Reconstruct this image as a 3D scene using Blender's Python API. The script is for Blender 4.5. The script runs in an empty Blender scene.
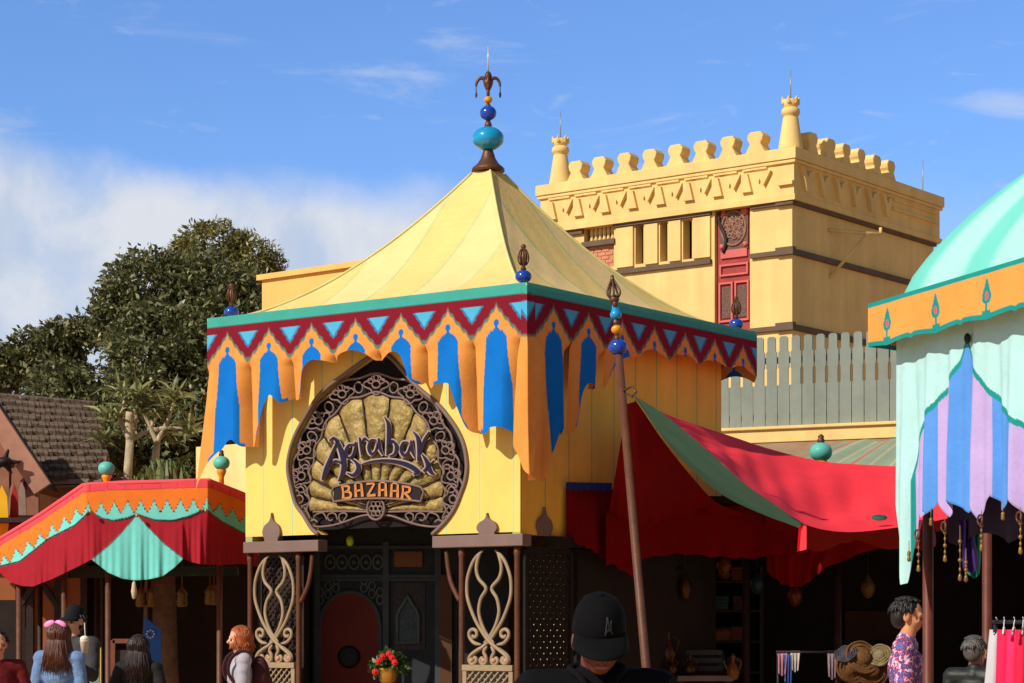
import bpy, math, random
import numpy as np
from mathutils import Matrix, Vector, noise as mnoise
R = math.radians
rnd = random.Random(7)
sc = bpy.context.scene
col = sc.collection
FOC, CXP, HY, EYE = 2200.0, 512.0, 628.0, 1.6

def at(px, py, Y):
    """survey: the point seen at photo position (px, py) that stands Y metres away"""
    return Vector(((px-CXP)/FOC*Y, Y, EYE+(HY-py)/FOC*Y))

def hx(r, g, b):
    def f(c):
        c = c/255.0
        return c/12.92 if c <= .04045 else ((c+.055)/1.055)**2.4
    return (f(r), f(g), f(b))

# ------------------------------------------------------------------ materials
MATS = {}
def M(key, color=(.5,.5,.5), rough=.75, metal=0.0, var=.12, scale=3.0, bump=0.0, bscale=60.0, vcol=False, transl=0.0, spec=.3, streak=0.0, coat=0.0, stripes=None):
    if key in MATS: return MATS[key]
    m = bpy.data.materials.new(key); m.use_nodes = True
    nt = m.node_tree; N = nt.nodes; L = nt.links
    bs = N['Principled BSDF']; out = N['Material Output']
    tc = N.new('ShaderNodeTexCoord')
    if vcol:
        a = N.new('ShaderNodeAttribute'); a.attribute_name = 'Col'; base = a.outputs['Color']
    else:
        a = N.new('ShaderNodeRGB'); a.outputs[0].default_value = (*color, 1); base = a.outputs[0]
    if stripes:
        axis, pitch, width, off, c2 = stripes
        sp = N.new('ShaderNodeSeparateXYZ'); L.new(tc.outputs['Object'], sp.inputs[0])
        d = N.new('ShaderNodeMath'); d.operation = 'MULTIPLY_ADD'; d.inputs[1].default_value = 1/pitch; d.inputs[2].default_value = off
        L.new(sp.outputs[axis], d.inputs[0])
        fr = N.new('ShaderNodeMath'); fr.operation = 'FRACT'; L.new(d.outputs[0], fr.inputs[0])
        lt = N.new('ShaderNodeMath'); lt.operation = 'LESS_THAN'; lt.inputs[1].default_value = width/pitch; L.new(fr.outputs[0], lt.inputs[0])
        mx = N.new('ShaderNodeMix'); mx.data_type = 'RGBA'; L.new(lt.outputs[0], mx.inputs['Factor']); L.new(base, mx.inputs['A']); mx.inputs['B'].default_value = (*c2, 1)
        base = mx.outputs['Result']
    n1 = N.new('ShaderNodeTexNoise'); n1.inputs['Scale'].default_value = scale; n1.inputs['Detail'].default_value = 5; n1.inputs['Roughness'].default_value = .65
    L.new(tc.outputs['Object'], n1.inputs['Vector'])
    mr = N.new('ShaderNodeMapRange'); mr.inputs['From Min'].default_value = .3; mr.inputs['From Max'].default_value = .7
    mr.inputs['To Min'].default_value = 1-var; mr.inputs['To Max'].default_value = 1+var*.6
    L.new(n1.outputs['Fac'], mr.inputs['Value'])
    fac = mr.outputs['Result']
    if streak:
        mp = N.new('ShaderNodeMapping'); mp.inputs['Scale'].default_value = (2.6, 2.6, .30); L.new(tc.outputs['Object'], mp.inputs['Vector'])
        n2 = N.new('ShaderNodeTexNoise'); n2.inputs['Scale'].default_value = 1.3; n2.inputs['Detail'].default_value = 6; L.new(mp.outputs[0], n2.inputs['Vector'])
        m2 = N.new('ShaderNodeMapRange'); m2.inputs['From Min'].default_value = .35; m2.inputs['From Max'].default_value = .65
        m2.inputs['To Min'].default_value = 1-streak; m2.inputs['To Max'].default_value = 1.0; L.new(n2.outputs['Fac'], m2.inputs['Value'])
        mu = N.new('ShaderNodeMath'); mu.operation = 'MULTIPLY'; L.new(fac, mu.inputs[0]); L.new(m2.outputs['Result'], mu.inputs[1]); fac = mu.outputs[0]
    vm = N.new('ShaderNodeVectorMath'); vm.operation = 'SCALE'; L.new(base, vm.inputs[0]); L.new(fac, vm.inputs['Scale'])
    L.new(vm.outputs['Vector'], bs.inputs['Base Color'])
    bs.inputs['Roughness'].default_value = rough; bs.inputs['Metallic'].default_value = metal
    bs.inputs['Specular IOR Level'].default_value = spec
    if coat: bs.inputs['Coat Weight'].default_value = coat; bs.inputs['Coat Roughness'].default_value = .08
    if bump:
        nb = N.new('ShaderNodeTexNoise'); nb.inputs['Scale'].default_value = bscale; nb.inputs['Detail'].default_value = 4; L.new(tc.outputs['Object'], nb.inputs['Vector'])
        b = N.new('ShaderNodeBump'); b.inputs['Strength'].default_value = bump; b.inputs['Distance'].default_value = .03
        L.new(nb.outputs['Fac'], b.inputs['Height']); L.new(b.outputs[0], bs.inputs['Normal'])
    if transl:
        t = N.new('ShaderNodeBsdfTranslucent'); L.new(vm.outputs['Vector'], t.inputs['Color'])
        ms = N.new('ShaderNodeMixShader'); ms.inputs['Fac'].default_value = transl
        L.new(bs.outputs[0], ms.inputs[1]); L.new(t.outputs[0], ms.inputs[2]); L.new(ms.outputs[0], out.inputs['Surface'])
    MATS[key] = m
    return m

# ------------------------------------------------------------------ mesh building
FRAMES = {}
class MB:
    def __init__(s): s.v = []; s.f = []; s.c = []; s.s = []
    def add(s, V, F, c=None, smooth=False):
        o = len(s.v); V = [tuple(p) for p in V]
        s.v += V; s.f += [tuple(i+o for i in f) for f in F]; s.s += [smooth]*len(F)
        if c is None: c = (.5,.5,.5)
        if isinstance(c, tuple) and len(c) == 3 and not hasattr(c[0], '__len__'): s.c += [c]*len(V)
        else: s.c += [tuple(q) for q in c]
        return s
    def box(s, c, d, rz=0.0, m=None, cc=None, taper=1.0):
        x, y, z = d[0]/2, d[1]/2, d[2]/2
        V = [Vector((sx*x*(taper if sz > 0 else 1), sy*y*(taper if sz > 0 else 1), sz*z)) for sz in (-1,1) for sx, sy in ((-1,-1),(1,-1),(1,1),(-1,1))]
        T = m if m is not None else Matrix.Translation(c) @ Matrix.Rotation(rz, 4, 'Z')
        return s.add([T @ p for p in V], [(0,3,2,1),(4,5,6,7),(0,1,5,4),(1,2,6,5),(2,3,7,6),(3,0,4,7)], cc)
    def bar(s, a, b, w, h, cc=None):
        a = Vector(a); b = Vector(b); d = b-a; L = d.length
        q = d.to_track_quat('Z', 'Y').to_matrix().to_4x4()
        return s.box(None, (w, h, L), m=Matrix.Translation((a+b)/2) @ q, cc=cc)
    def prism(s, poly, fn, t0, t1, cc=None, smooth=False):
        """poly: 2D outline; fn(a, b, t) -> 3D; closed slab between t0 and t1"""
        n = len(poly)
        V = [fn(a, b, t0) for a, b in poly] + [fn(a, b, t1) for a, b in poly]
        F = [tuple(range(n))[::-1], tuple(range(n, 2*n))] + [(i, (i+1) % n, n+(i+1) % n, n+i) for i in range(n)]
        return s.add(V, F, cc)
    def lathe(s, prof, c=(0,0,0), n=20, cc=None, m=None, smooth=True):
        V = []; F = []
        T = m if m is not None else Matrix.Translation(c)
        for r, z in prof:
            for k in range(n):
                a = 2*math.pi*k/n
                V.append(T @ Vector((r*math.cos(a), r*math.sin(a), z)))
        for i in range(len(prof)-1):
            for k in range(n):
                F.append((i*n+k, i*n+(k+1) % n, (i+1)*n+(k+1) % n, (i+1)*n+k))
        F.append(tuple(range(n))[::-1]); F.append(tuple(range((len(prof)-1)*n, len(prof)*n)))
        s.add(V, F, cc, smooth)
        return s
    def ball(s, c, r, rz=None, n=20, cc=None, m=None):
        rz = rz or r
        k = 12
        return s.lathe([(max(1e-4, r*math.sin(math.pi*i/k)), -rz*math.cos(math.pi*i/k)) for i in range(k+1)], c, n, cc, m)
    def tube(s, pts, r, n=8, cc=None, closed=False, flat=1.0, up=None):
        P = [Vector(p) for p in pts]; m = len(P)
        rr = r if hasattr(r, '__len__') else [r]*m
        V = []; F = []
        prev = None
        for i in range(m):
            if closed: d = P[(i+1) % m]-P[i-1]
            else: d = P[min(i+1, m-1)]-P[max(i-1, 0)]
            if d.length < 1e-9: d = Vector((0,0,1))
            d.normalize()
            if up is not None: x = Vector(up)-d*Vector(up).dot(d)
            elif prev is None: x = d.orthogonal()
            else: x = prev-d*prev.dot(d)
            if x.length < 1e-6: x = d.orthogonal()
            x.normalize(); prev = x; y = d.cross(x)
            for k in range(n):
                a = 2*math.pi*(k+.5)/n
                V.append(P[i]+x*math.cos(a)*rr[i]*flat+y*math.sin(a)*rr[i])
        for i in range(m if closed else m-1):
            j = (i+1) % m
            for k in range(n): F.append((i*n+k, i*n+(k+1) % n, j*n+(k+1) % n, j*n+k))
        if not closed: F += [tuple(range(n))[::-1], tuple(range((m-1)*n, m*n))]
        return s.add(V, F, cc, True)
    def grid(s, P, C=None, smooth=True, flip=False):
        nu, nv = len(P), len(P[0])
        V = [P[i][j] for i in range(nu) for j in range(nv)]
        F = [(i*nv+j, (i+1)*nv+j, (i+1)*nv+j+1, i*nv+j+1) for i in range(nu-1) for j in range(nv-1)]
        if flip: F = [f[::-1] for f in F]
        return s.add(V, F, None if C is None else [C[i][j] for i in range(nu) for j in range(nv)], smooth)
    def capsule(s, a, b, r0, r1, n=14):
        a = Vector(a); b = Vector(b); d = b-a; L = max(d.length, 1e-5)
        q = Matrix.Translation(a) @ d.to_track_quat('Z', 'Y').to_matrix().to_4x4()
        k = 5
        prof = [(max(1e-4, r0*math.sin(math.pi/2*i/k)), -r0*math.cos(math.pi/2*i/k)) for i in range(k+1)]
        prof += [(max(1e-4, r1*math.cos(math.pi/2*i/k)), L+r1*math.sin(math.pi/2*i/k)) for i in range(k+1)]
        return s.lathe(prof, n=n, m=q)
    def ell(s, c, r, rot=None, n=20):
        m = Matrix.Translation(c) @ (rot.to_4x4() if rot is not None else Matrix()) @ Matrix.Diagonal((*r, 1))
        return s.ball(None, 1.0, n=n, m=m)
    def build(s, name, mat, parent=None, world=False, bevel=0.0, **props):
        me = bpy.data.meshes.new(name)
        V = s.v
        if world and parent is not None:
            inv = FRAMES[parent.name].inverted()
            V = [tuple(inv @ Vector(p)) for p in V]
        me.from_pydata(V, [], s.f)
        me.polygons.foreach_set('use_smooth', s.s)
        ca = me.color_attributes.new('Col', 'FLOAT_COLOR', 'POINT')
        arr = np.ones((len(V), 4), np.float32); arr[:, :3] = np.array(s.c, np.float32)[:, :3]
        ca.data.foreach_set('color', arr.ravel())
        me.materials.append(mat); me.update()
        o = bpy.data.objects.new(name, me); col.objects.link(o)
        if parent is not None:
            o.parent = parent; FRAMES[o.name] = FRAMES[parent.name]
        else: FRAMES[o.name] = Matrix()
        if bevel:
            b = o.modifiers.new('bevel', 'BEVEL'); b.width = bevel; b.segments = 2; b.limit_method = 'ANGLE'; b.angle_limit = R(40)
        for k, v in props.items(): o[k] = v
        return o

def tag(o, label=None, cat=None, group=None, kind=None):
    if label: o['label'] = label
    if cat: o['category'] = cat
    if group: o['group'] = group
    if kind: o['kind'] = kind
    return o

def thing(name, label, cat, loc=(0,0,0), rz=0.0, group=None):
    o = bpy.data.objects.new(name, None); col.objects.link(o)
    o.location = loc; o.rotation_euler = (0, 0, rz); o.empty_display_size = .2
    FRAMES[o.name] = Matrix.Translation(loc) @ Matrix.Rotation(rz, 4, 'Z')
    return tag(o, label, cat, group)

def kids(o): return [c for c in bpy.data.objects if c.parent == o]
def copy_tree(o, parent=None, loc=None, rz=None):
    c = o.copy(); col.objects.link(c)
    if parent is not None: c.parent = parent
    if loc is not None: c.location = loc
    if rz is not None: c.rotation_euler = (0, 0, rz)
    FRAMES[c.name] = FRAMES[parent.name] if parent is not None else Matrix.Translation(c.location) @ Matrix.Rotation(c.rotation_euler[2], 4, 'Z')
    for ch in kids(o): copy_tree(ch, c)
    return c

def spline(pts, n):
    """smooth open curve through the points (Catmull-Rom)"""
    P = [Vector(p) for p in pts]
    if len(P) == 2: return [P[0].lerp(P[1], i/(n-1)) for i in range(n)]
    out = []; m = len(P)-1
    for i in range(n):
        t = i/(n-1)*m; k = min(int(t), m-1); f = t-k
        p1, p2 = P[k], P[k+1]; p0 = P[k-1] if k else p1*2-p2; p3 = P[k+2] if k+2 <= m else p2*2-p1
        out.append(.5*((2*p1)+(p2-p0)*f+(2*p0-5*p1+4*p2-p3)*f*f+(3*p1-p0-3*p2+p3)*f**3))
    return out

def lerp(a, b, t): return a+(b-a)*t
def sstep(a, b, x):
    t = np.clip((x-a)/(b-a), 0, 1); return t*t*(3-2*t)
def interp(pts, x): return float(np.interp(x, [p[0] for p in pts], [p[1] for p in pts]))
def smooth_interp(pts, x):
    xs = [p[0] for p in pts]; ys = [p[1] for p in pts]
    if x <= xs[0]: return ys[0]
    if x >= xs[-1]: return ys[-1]
    k = max(i for i in range(len(xs)-1) if xs[i] <= x)
    h = xs[k+1]-xs[k]; t = (x-xs[k])/max(h, 1e-6)
    def sl(i):
        if i <= 0: return (ys[1]-ys[0])/max(xs[1]-xs[0], 1e-6)
        if i >= len(xs)-1: return (ys[-1]-ys[-2])/max(xs[-1]-xs[-2], 1e-6)
        return (ys[i+1]-ys[i-1])/max(xs[i+1]-xs[i-1], 1e-6)
    m0, m1 = sl(k)*h, sl(k+1)*h
    return (2*t**3-3*t*t+1)*ys[k]+(t**3-2*t*t+t)*m0+(-2*t**3+3*t*t)*ys[k+1]+(t**3-t*t)*m1

# ------------------------------------------------------------------ camera, sun, sky
cd = bpy.data.cameras.new('camera'); cam = bpy.data.objects.new('camera', cd); col.objects.link(cam)
cam.location = (0, 0, EYE); cam.rotation_euler = (R(90), 0, 0)
cd.sensor_width = 36; cd.lens = FOC/1024*36; cd.shift_y = (HY-341.5)/1024; cd.clip_end = 5000; cd.clip_start = .1
sc.camera = cam
SUN_EL, SUN_AZ = 36.0, 50.0     # azimuth: degrees left of straight behind the camera
sv = Vector((-math.sin(R(SUN_AZ))*math.cos(R(SUN_EL)), -math.cos(R(SUN_AZ))*math.cos(R(SUN_EL)), math.sin(R(SUN_EL))))
sl = bpy.data.lights.new('sun', 'SUN'); sun = bpy.data.objects.new('sun', sl); col.objects.link(sun)
sl.energy = 4.35; sl.angle = R(.53); sl.color = (1, .92, .79)
sun.rotation_euler = sv.to_track_quat('Z', 'Y').to_euler(); sun.location = (0, 0, 60)

w = bpy.data.worlds.new('World'); sc.world = w; w.use_nodes = True
nt = w.node_tree; N = nt.nodes; L = nt.links
bg = N['Background']; bg.inputs['Strength'].default_value = .12
sky = N.new('ShaderNodeTexSky'); sky.sky_type = 'NISHITA'; sky.sun_disc = False
sky.sun_elevation = R(SUN_EL); sky.sun_rotation = math.atan2(sv.x, sv.y)
sky.air_density = 1.0; sky.dust_density = .6; sky.ozone_density = 1.5; sky.altitude = 50
tcw = N.new('ShaderNodeTexCoord'); sep = N.new('ShaderNodeSeparateXYZ'); L.new(tcw.outputs['Generated'], sep.inputs[0])
def mth(op, a, b=None, c=None, clamp=False):
    m = N.new('ShaderNodeMath'); m.operation = op; m.use_clamp = clamp
    for i, v in enumerate((a, b, c)):
        if v is None: continue
        if hasattr(v, 'links'): L.new(v, m.inputs[i])
        else: m.inputs[i].default_value = v
    return m.outputs[0]
az = mth('ARCTAN2', sep.outputs[0], sep.outputs[1])     # bearing, 0 = north of the camera
el = mth('ARCSINE', sep.outputs[2])
def cloudnoise(sx, sy, scale, detail, rough, off=0.0, dist=0.0):
    cb = N.new('ShaderNodeCombineXYZ'); L.new(mth('MULTIPLY', az, sx), cb.inputs[0]); L.new(mth('MULTIPLY_ADD', el, sy, off), cb.inputs[1])
    n = N.new('ShaderNodeTexNoise'); n.inputs['Scale'].default_value = scale; n.inputs['Detail'].default_value = detail; n.inputs['Roughness'].default_value = rough
    n.inputs['Distortion'].default_value = dist
    L.new(cb.outputs[0], n.inputs['Vector']); return n.outputs['Fac']
def rng(v, a, b, c=0.0, d=1.0):
    m = N.new('ShaderNodeMapRange'); m.interpolation_type = 'SMOOTHSTEP'
    L.new(v, m.inputs['Value']); m.inputs['From Min'].default_value = a; m.inputs['From Max'].default_value = b
    m.inputs['To Min'].default_value = c; m.inputs['To Max'].default_value = d; return m.outputs['Result']
# cumulus bank low in the north-west, its top near 12 degrees
big = cloudnoise(1, 1.2, 9, 7, .55, 3.1, .3)
fine = cloudnoise(1.6, .8, 26, 5, .55, 1.3, .2)
top = mth('MULTIPLY_ADD', mth('SUBTRACT', big, .5), .065, mth('MULTIPLY_ADD', az, -.03, .2035))
hgt = mth('SUBTRACT', top, el)
bank = rng(hgt, -.004, .024)
bank = mth('MULTIPLY', bank, rng(az, -.045, .01, 1, .15))
bank = mth('MULTIPLY', bank, rng(fine, .25, .55, .78, 1.0))
wisp = mth('MULTIPLY', rng(cloudnoise(1, 4.5, 9, 6, .6, 7.7, .6), .56, .76), rng(el, .19, .27, .55, .30))
wisp2 = mth('MULTIPLY', rng(cloudnoise(2.2, 6, 12, 6, .62, 2.2, .5), .60, .76), .24)
cl = mth('MAXIMUM', bank, mth('MAXIMUM', wisp, wisp2), clamp=True)
cl = mth('MULTIPLY', cl, rng(sep.outputs[2], -.01, .02))
shade = rng(mth('ADD', cloudnoise(1.3, 1.0, 16, 6, .6, 5.0, .3), mth('MULTIPLY', hgt, -1.2)), .25, .58)
ccol = N.new('ShaderNodeMix'); ccol.data_type = 'RGBA'
ccol.inputs['A'].default_value = (4.3, 5.1, 6.5, 1); ccol.inputs['B'].default_value = (6.0, 6.3, 6.9, 1); L.new(shade, ccol.inputs['Factor'])
tint = N.new('ShaderNodeMix'); tint.data_type = 'RGBA'; tint.blend_type = 'MULTIPLY'; tint.inputs['Factor'].default_value = 1
L.new(sky.outputs[0], tint.inputs['A']); tint.inputs['B'].default_value = (1.0, 1.0, 1.0, 1)
# the northern sky low over the park is the bright part of this sky; the zenith and the south are deeper
low = mth('MULTIPLY', rng(el, .30, .95, 1, 0), rng(mth('ABSOLUTE', az), .5, 1.5, 1, 0))
gc = N.new('ShaderNodeMix'); gc.data_type = 'RGBA'; gc.inputs['A'].default_value = (.62, .60, .54, 1); gc.inputs['B'].default_value = (.71, .98, 1.45, 1); L.new(low, gc.inputs['Factor'])
L.new(gc.outputs['Result'], tint.inputs['B'])
SKYTINT = tint
mixc = N.new('ShaderNodeMix'); mixc.data_type = 'RGBA'; L.new(cl, mixc.inputs['Factor']); L.new(tint.outputs['Result'], mixc.inputs['A']); L.new(ccol.outputs['Result'], mixc.inputs['B'])
L.new(mixc.outputs['Result'], bg.inputs['Color'])
sc.view_settings.view_transform = 'Standard'; sc.view_settings.look = 'None'; sc.view_settings.exposure = 0
sc.render.engine = 'CYCLES'; sc.cycles.max_bounces = 6; sc.cycles.diffuse_bounces = 4; sc.cycles.use_denoising = True

# ------------------------------------------------------------------ colours and common materials
YEL = hx(246, 208, 110); BOUNCE_YEL = hx(252, 202, 80); TEAL = hx(70, 172, 160); MAROON = hx(132, 24, 44); ORANGE = hx(236, 158, 78)
BLUE = hx(12, 118, 212); CYAN = hx(84, 186, 228); PALEGREEN = hx(178, 205, 150)
cloth = M('printed cloth', vcol=True, rough=.85, var=.10, scale=4, bump=.12, bscale=35, transl=.12, spec=.15)
paint_yellow = M('yellow wall paint', YEL, .7, var=.07, scale=2, bump=.05, bscale=25, streak=.10, stripes=(1, .43, .02, .12, PALEGREEN))
paint_side_bounce = M('side wall yellow with bounce light', BOUNCE_YEL, .75, var=.08, scale=2, bump=.05, bscale=25, streak=.12, stripes=(0, .43, .02, .3, hx(170, 180, 110)))  # warm bounce light on the shaded side walls is put into this yellow
darkwood = M('dark wood', hx(44, 28, 22), .55, var=.35, scale=6, bump=.2, bscale=40)
polewood = M('pole wood', hx(98, 60, 42), .5, var=.25, scale=5, bump=.15, bscale=30)
mauve = M('taupe paint', hx(124, 102, 95), .6, var=.12, bump=.05)
cream = M('cream scrollwork paint', hx(158, 136, 108), .55, var=.15, scale=9, bump=.05)
bronze = M('aged bronze', hx(104, 70, 52), .42, metal=.35, var=.4, scale=14, bump=.2, bscale=50)
gloss_blue = M('gloss cobalt enamel', hx(22, 70, 176), .25, var=.08, coat=.6)
gloss_turq = M('gloss turquoise enamel', hx(18, 150, 205), .25, var=.08, coat=.6)
gloss_amber = M('amber enamel', hx(224, 150, 30), .3, var=.1, coat=.5)
teal_ball = M('matte turquoise paint', hx(96, 190, 178), .5, var=.14, scale=6, coat=.1)
black = M('black iron', (.012, .012, .014), .6, var=.2)

# ------------------------------------------------------------------ ground
g = MB(); g.add([(-400,-60,0),(400,-60,0),(400,900,0),(-400,900,0)], [(0,1,2,3)])
g.build('ground', M('warm paving', (.58, .34, .17), .85, var=.2, scale=.6, bump=.2, bscale=12), kind='structure')
# ================================================================== THE BAZAAR PAVILION
PTH = R(53.9); PC = Vector((.15, 22.0, 0)); WL, WR = 4.4, 4.6; ZT = 1.6+346/FOC*22.0
PFR = Matrix.Translation(PC) @ Matrix.Rotation(PTH, 4, 'Z'); PIN = PFR.inverted()
def ray_local(px, py, axis, val, inv=PIN):
    o = inv @ Vector((0, 0, EYE)); d = inv.to_3x3() @ Vector(((px-CXP)/FOC, 1, (HY-py)/FOC))
    return o+d*((val-o[axis])/d[axis])
def front(px, py, x=0.0):
    p = ray_local(px, py, 0, x); return p.y, p.z
def right(px, py, y=0.0):
    p = ray_local(px, py, 1, y); return p.x, p.z

pav = thing('bazaar_pavilion', 'yellow tent-roofed pavilion with orange and blue scalloped banners and round gold shop sign', 'pavilion', PC, PTH)

nearblack = M('shade black boards', (.013, .010, .009), .85, var=.3)  # deep shade on side boards and lining is put into this colour
# ---- roof
def roof_col(face, u, s):
    n = 7
    u_ = (u-.5)*s+.5
    t = u_*n; k = int(min(n-1, t)); f = t-k
    quilt = (k % 2 == 1)
    c = np.array(hx(247, 212, 148)) if not quilt else np.array(hx(247, 211, 134))
    wl = .035
    if min(f, 1-f) < wl: c = np.array(hx(196, 204, 140))
    if u < .012/max(s, .2) or u > 1-.012/max(s, .2): c = np.array(hx(214, 206, 140))
    return tuple(c*((.95+.04*math.sin(u_*260+s*90)*math.sin(u_*260-s*90)) if quilt else 1))
roof = MB(); cx, cy = WR/2, WL/2
cs = [(0, WL), (0, 0), (WR, 0), (WR, WL)]
for k in range(4):
    a, b = cs[k], cs[(k+1) % 4]
    P = []; C = []
    for i in range(141):
        u = i/140; ex, ey = lerp(a[0], b[0], u), lerp(a[1], b[1], u); row = []; rc = []
        for j in range(60):
            s = lerp(.055, 1.0, j/59)
            z = ZT-.03+1.95*(1-s)**1.68
            z -= .02*math.sin(math.pi*u)*math.sin(math.pi*s)+.006*abs(math.sin(((u-.5)*s+.5)*7*math.pi))*s+.007*math.sin(s*23+u*9)*math.sin(u*31)*s
            row.append((cx+(ex-cx)*s, cy+(ey-cy)*s, z)); rc.append(roof_col(k, u, s))
        P.append(row); C.append(rc)
    roof.grid(P, C)
rf = roof.build('tent_roof', M('roof canvas', vcol=True, rough=.85, var=.07, scale=3, bump=.12, bscale=18, spec=.15, transl=.05), pav)
for a in cs:
    hip = MB()
    pts = [(cx+(a[0]-cx)*s, cy+(a[1]-cy)*s, ZT-.022+1.95*(1-s)**1.68) for s in np.linspace(.06, 1, 30)]
    hip.tube(pts, .014, 6); hip.build('hip_seam', M('pale seam cord', hx(224, 208, 140), .8), rf)

# ---- valance: one band per side, one hanging banner per bay, painted in vertex colour
def valance_color(u, d, b, D=9):
    x = (u-.5)*b; ax = abs(x); xb = b/2-ax
    if d < .115: return TEAL if d < .108 else hx(46, 120, 112)
    top = .185+.33*(ax/(b/2))**.82+.010*math.sin(ax*75)
    if d > top:
        if d < top+.022 and d < .60: return hx(110, 130, 110)
        if (x*x+(d-.375)**2) < .036**2: return BLUE
        if .39 < d < .45 and ax < .018+.5*max(0, d-.42): return BLUE
        if d > .43:
            hw = (.140+.09*min(.5, max(0, d-.55)))*math.sqrt(min(1, (d-.43)/.10))
            if ax < hw*(b/.629): return BLUE
            if D-d < .03 and ax < .36*b and D > .66: return BLUE
        return ORANGE
    tw = .155*(.385-d)/.19
    if .19 < d and xb < tw-.012*(.5+.5*math.sin(d*90)): return CYAN if xb < tw-.035 else hx(60, 130, 180)
    if d > top-.018: return hx(92, 120, 108)
    return MAROON
FRONT_DROP = [
 [(197,492),(205,487),(213,462),(224,446),(233,440),(240,446),(247,446)],
 [(247.5,447),(252,445),(256,430),(263,405),(270,395),(275,398),(280,402),(287,398)],
 [(288,399),(292,400),(297,396),(301,372),(309,361),(318,360),(327,361),(330,362)],
 [(330,362),(338,355),(352,350),(366,354),(374,360)],
 [(375,361),(383,357),(390,352),(398,353),(405,364),(411,378),(418,384),(422,380)],
 [(423,383),(428,388),(433,384),(442,383),(450,385),(458,404),(465,428),(472,433)],
 [(475,430),(486,434),(492,428),(500,427),(508,430),(514,438),(520,448),(522,452)]]
RIGHT_DROP = [
 [(535,480),(541,478),(546,466),(551,450),(556,432),(562,430),(568,436),(570,434)],
 [(571,434),(576,428),(581,396),(587,384),(594,386),(600,389),(603,388)],
 [(604,388),(608,384),(613,370),(620,361),(628,357),(635,357)],
 [(635,357.5),(643,352),(651,349.6),(660,354),(669,360)],
 [(669,360),(676,354),(684,351),(691,357),(697,364)],
 [(697,364),(705,361),(713,359),(721,364),(729,369)],
 [(729,369),(735,367),(740,365),(748,371),(757,378)]]
PLAIN = [(0,.60),(.25,.53),(.5,.50),(.75,.53),(1,.60)]
def bay(width, drop, place, tipflare=0.0):
    """drop: (u, depth) of the lower edge; place(along, out, z) -> local point"""
    mb = MB(); nu, nv = 84, 96; P = []; C = []; sk = rnd.uniform(.62, .80)
    for i in range(nu+1):
        u = i/nu; D = smooth_interp(drop, u); row = []; rc = []
        e = abs(2*u-1)
        for j in range(nv+1):
            d = .44*j/56 if j <= 56 else lerp(.44, D, (j-56)/(nv-56))
            free = float(sstep(.50, .62, d))
            a = u+(.5-u)*.07*free*min(1, .4+.6*d)
            if tipflare and u < .35: a -= tipflare*(1-u/.35)*max(0, d-.5)
            if tipflare < 0 and u > .6: a += -tipflare*((u-.6)/.4)*max(0, d-.6)*.6
            out = -.065*free*e**4*min(1, d/.9)-.15*free*max(0, (u-sk)/(1-sk))**1.5*min(1, max(0, d-.5)/.5)+.03*math.sin(u*6.3+sk*40)*max(0, d-.55)+.016*math.sin(u*9+d*2.1)*float(sstep(.4, .9, d))+.022*math.sin(u*4.3+1+width*7)*max(0, d-.5)
            row.append(place(a*width, out+.004, ZT-d)); rc.append(valance_color(u, d, width, D))
        P.append(row); C.append(rc)
    mb.grid(P, C); return mb
mF, mR = .07, .14
bF, bR = (WL-mF)/7, (WR-mR)/7
for k, dr in enumerate(FRONT_DROP):
    pts = []
    for px, py in dr:
        y, z = front(px, py); pts.append((min(1, max(0, (WL-y-k*bF)/bF)), ZT-z))
    bay(bF, pts, lambda a, o, z, k=k: (-o, WL-k*bF-a, z), .30 if k == 0 else 0).build('banner', cloth, pav)
for k, dr in enumerate(RIGHT_DROP):
    pts = []
    for px, py in dr:
        x, z = right(px, py); pts.append((min(1, max(0, (x-mR-k*bR)/bR)), ZT-z))
    bay(bR, pts, lambda a, o, z, k=k: (mR+k*bR+a, -o, z), 0).build('banner', cloth, pav)
cpts = [(-front(px, py)[0], ZT-front(px, py)[1]) for px, py in ((518,446),(521,456),(524,470))]+[(right(px, py)[0], ZT-right(px, py)[1]) for px, py in ((529,478),(534,482),(538,481),(542,470),(545,455))]
mb = MB(); P = []; C = []
for i in range(61):
    t = i/60; a_ = lerp(-mF, mR, t); w_ = lerp(cpts[0][0], cpts[-1][0], t); D = smooth_interp(cpts, w_); row = []; rc = []
    for j in range(110):
        d = D*j/109; f_ = float(sstep(.46, .75, d)); a = lerp(a_, w_*(.80+.2*min(1, d/1.4)), f_); o = .004+.05*f_*max(0, d-.3)+.014*math.sin(a*26+d*3)*f_
        # the cloth rounds the corner
        row.append((-o if a < 0 else max(0, a)-o*max(0, 1-a/.1), (-a if a < 0 else 0)-(o if a >= 0 else o*max(0, 1+a/.1)), ZT-d))
        ac = abs(a)
        if d < .115: c = TEAL if d < .108 else hx(46, 120, 112)
        elif d < .525-.12*ac: c = (CYAN if ac < .155*(.385-d)/.19-.03 else hx(60, 130, 180)) if d > .19 and ac < .155*(.385-d)/.19 else MAROON
        elif d < .55-.12*ac: c = hx(110, 130, 110)
        else: c = ORANGE
        rc.append(c)
    P.append(row); C.append(rc)
mb.grid(P, C); mb.build('corner_banner', cloth, pav)
for k in range(7):
    bay(bF, PLAIN, lambda a, o, z, k=k: (WR+o, k*bF+a, z)).build('banner', cloth, pav)
    bay(bR, PLAIN, lambda a, o, z, k=k: (WR-k*bR-a, WL+o, z)).build('banner', cloth, pav)
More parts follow.
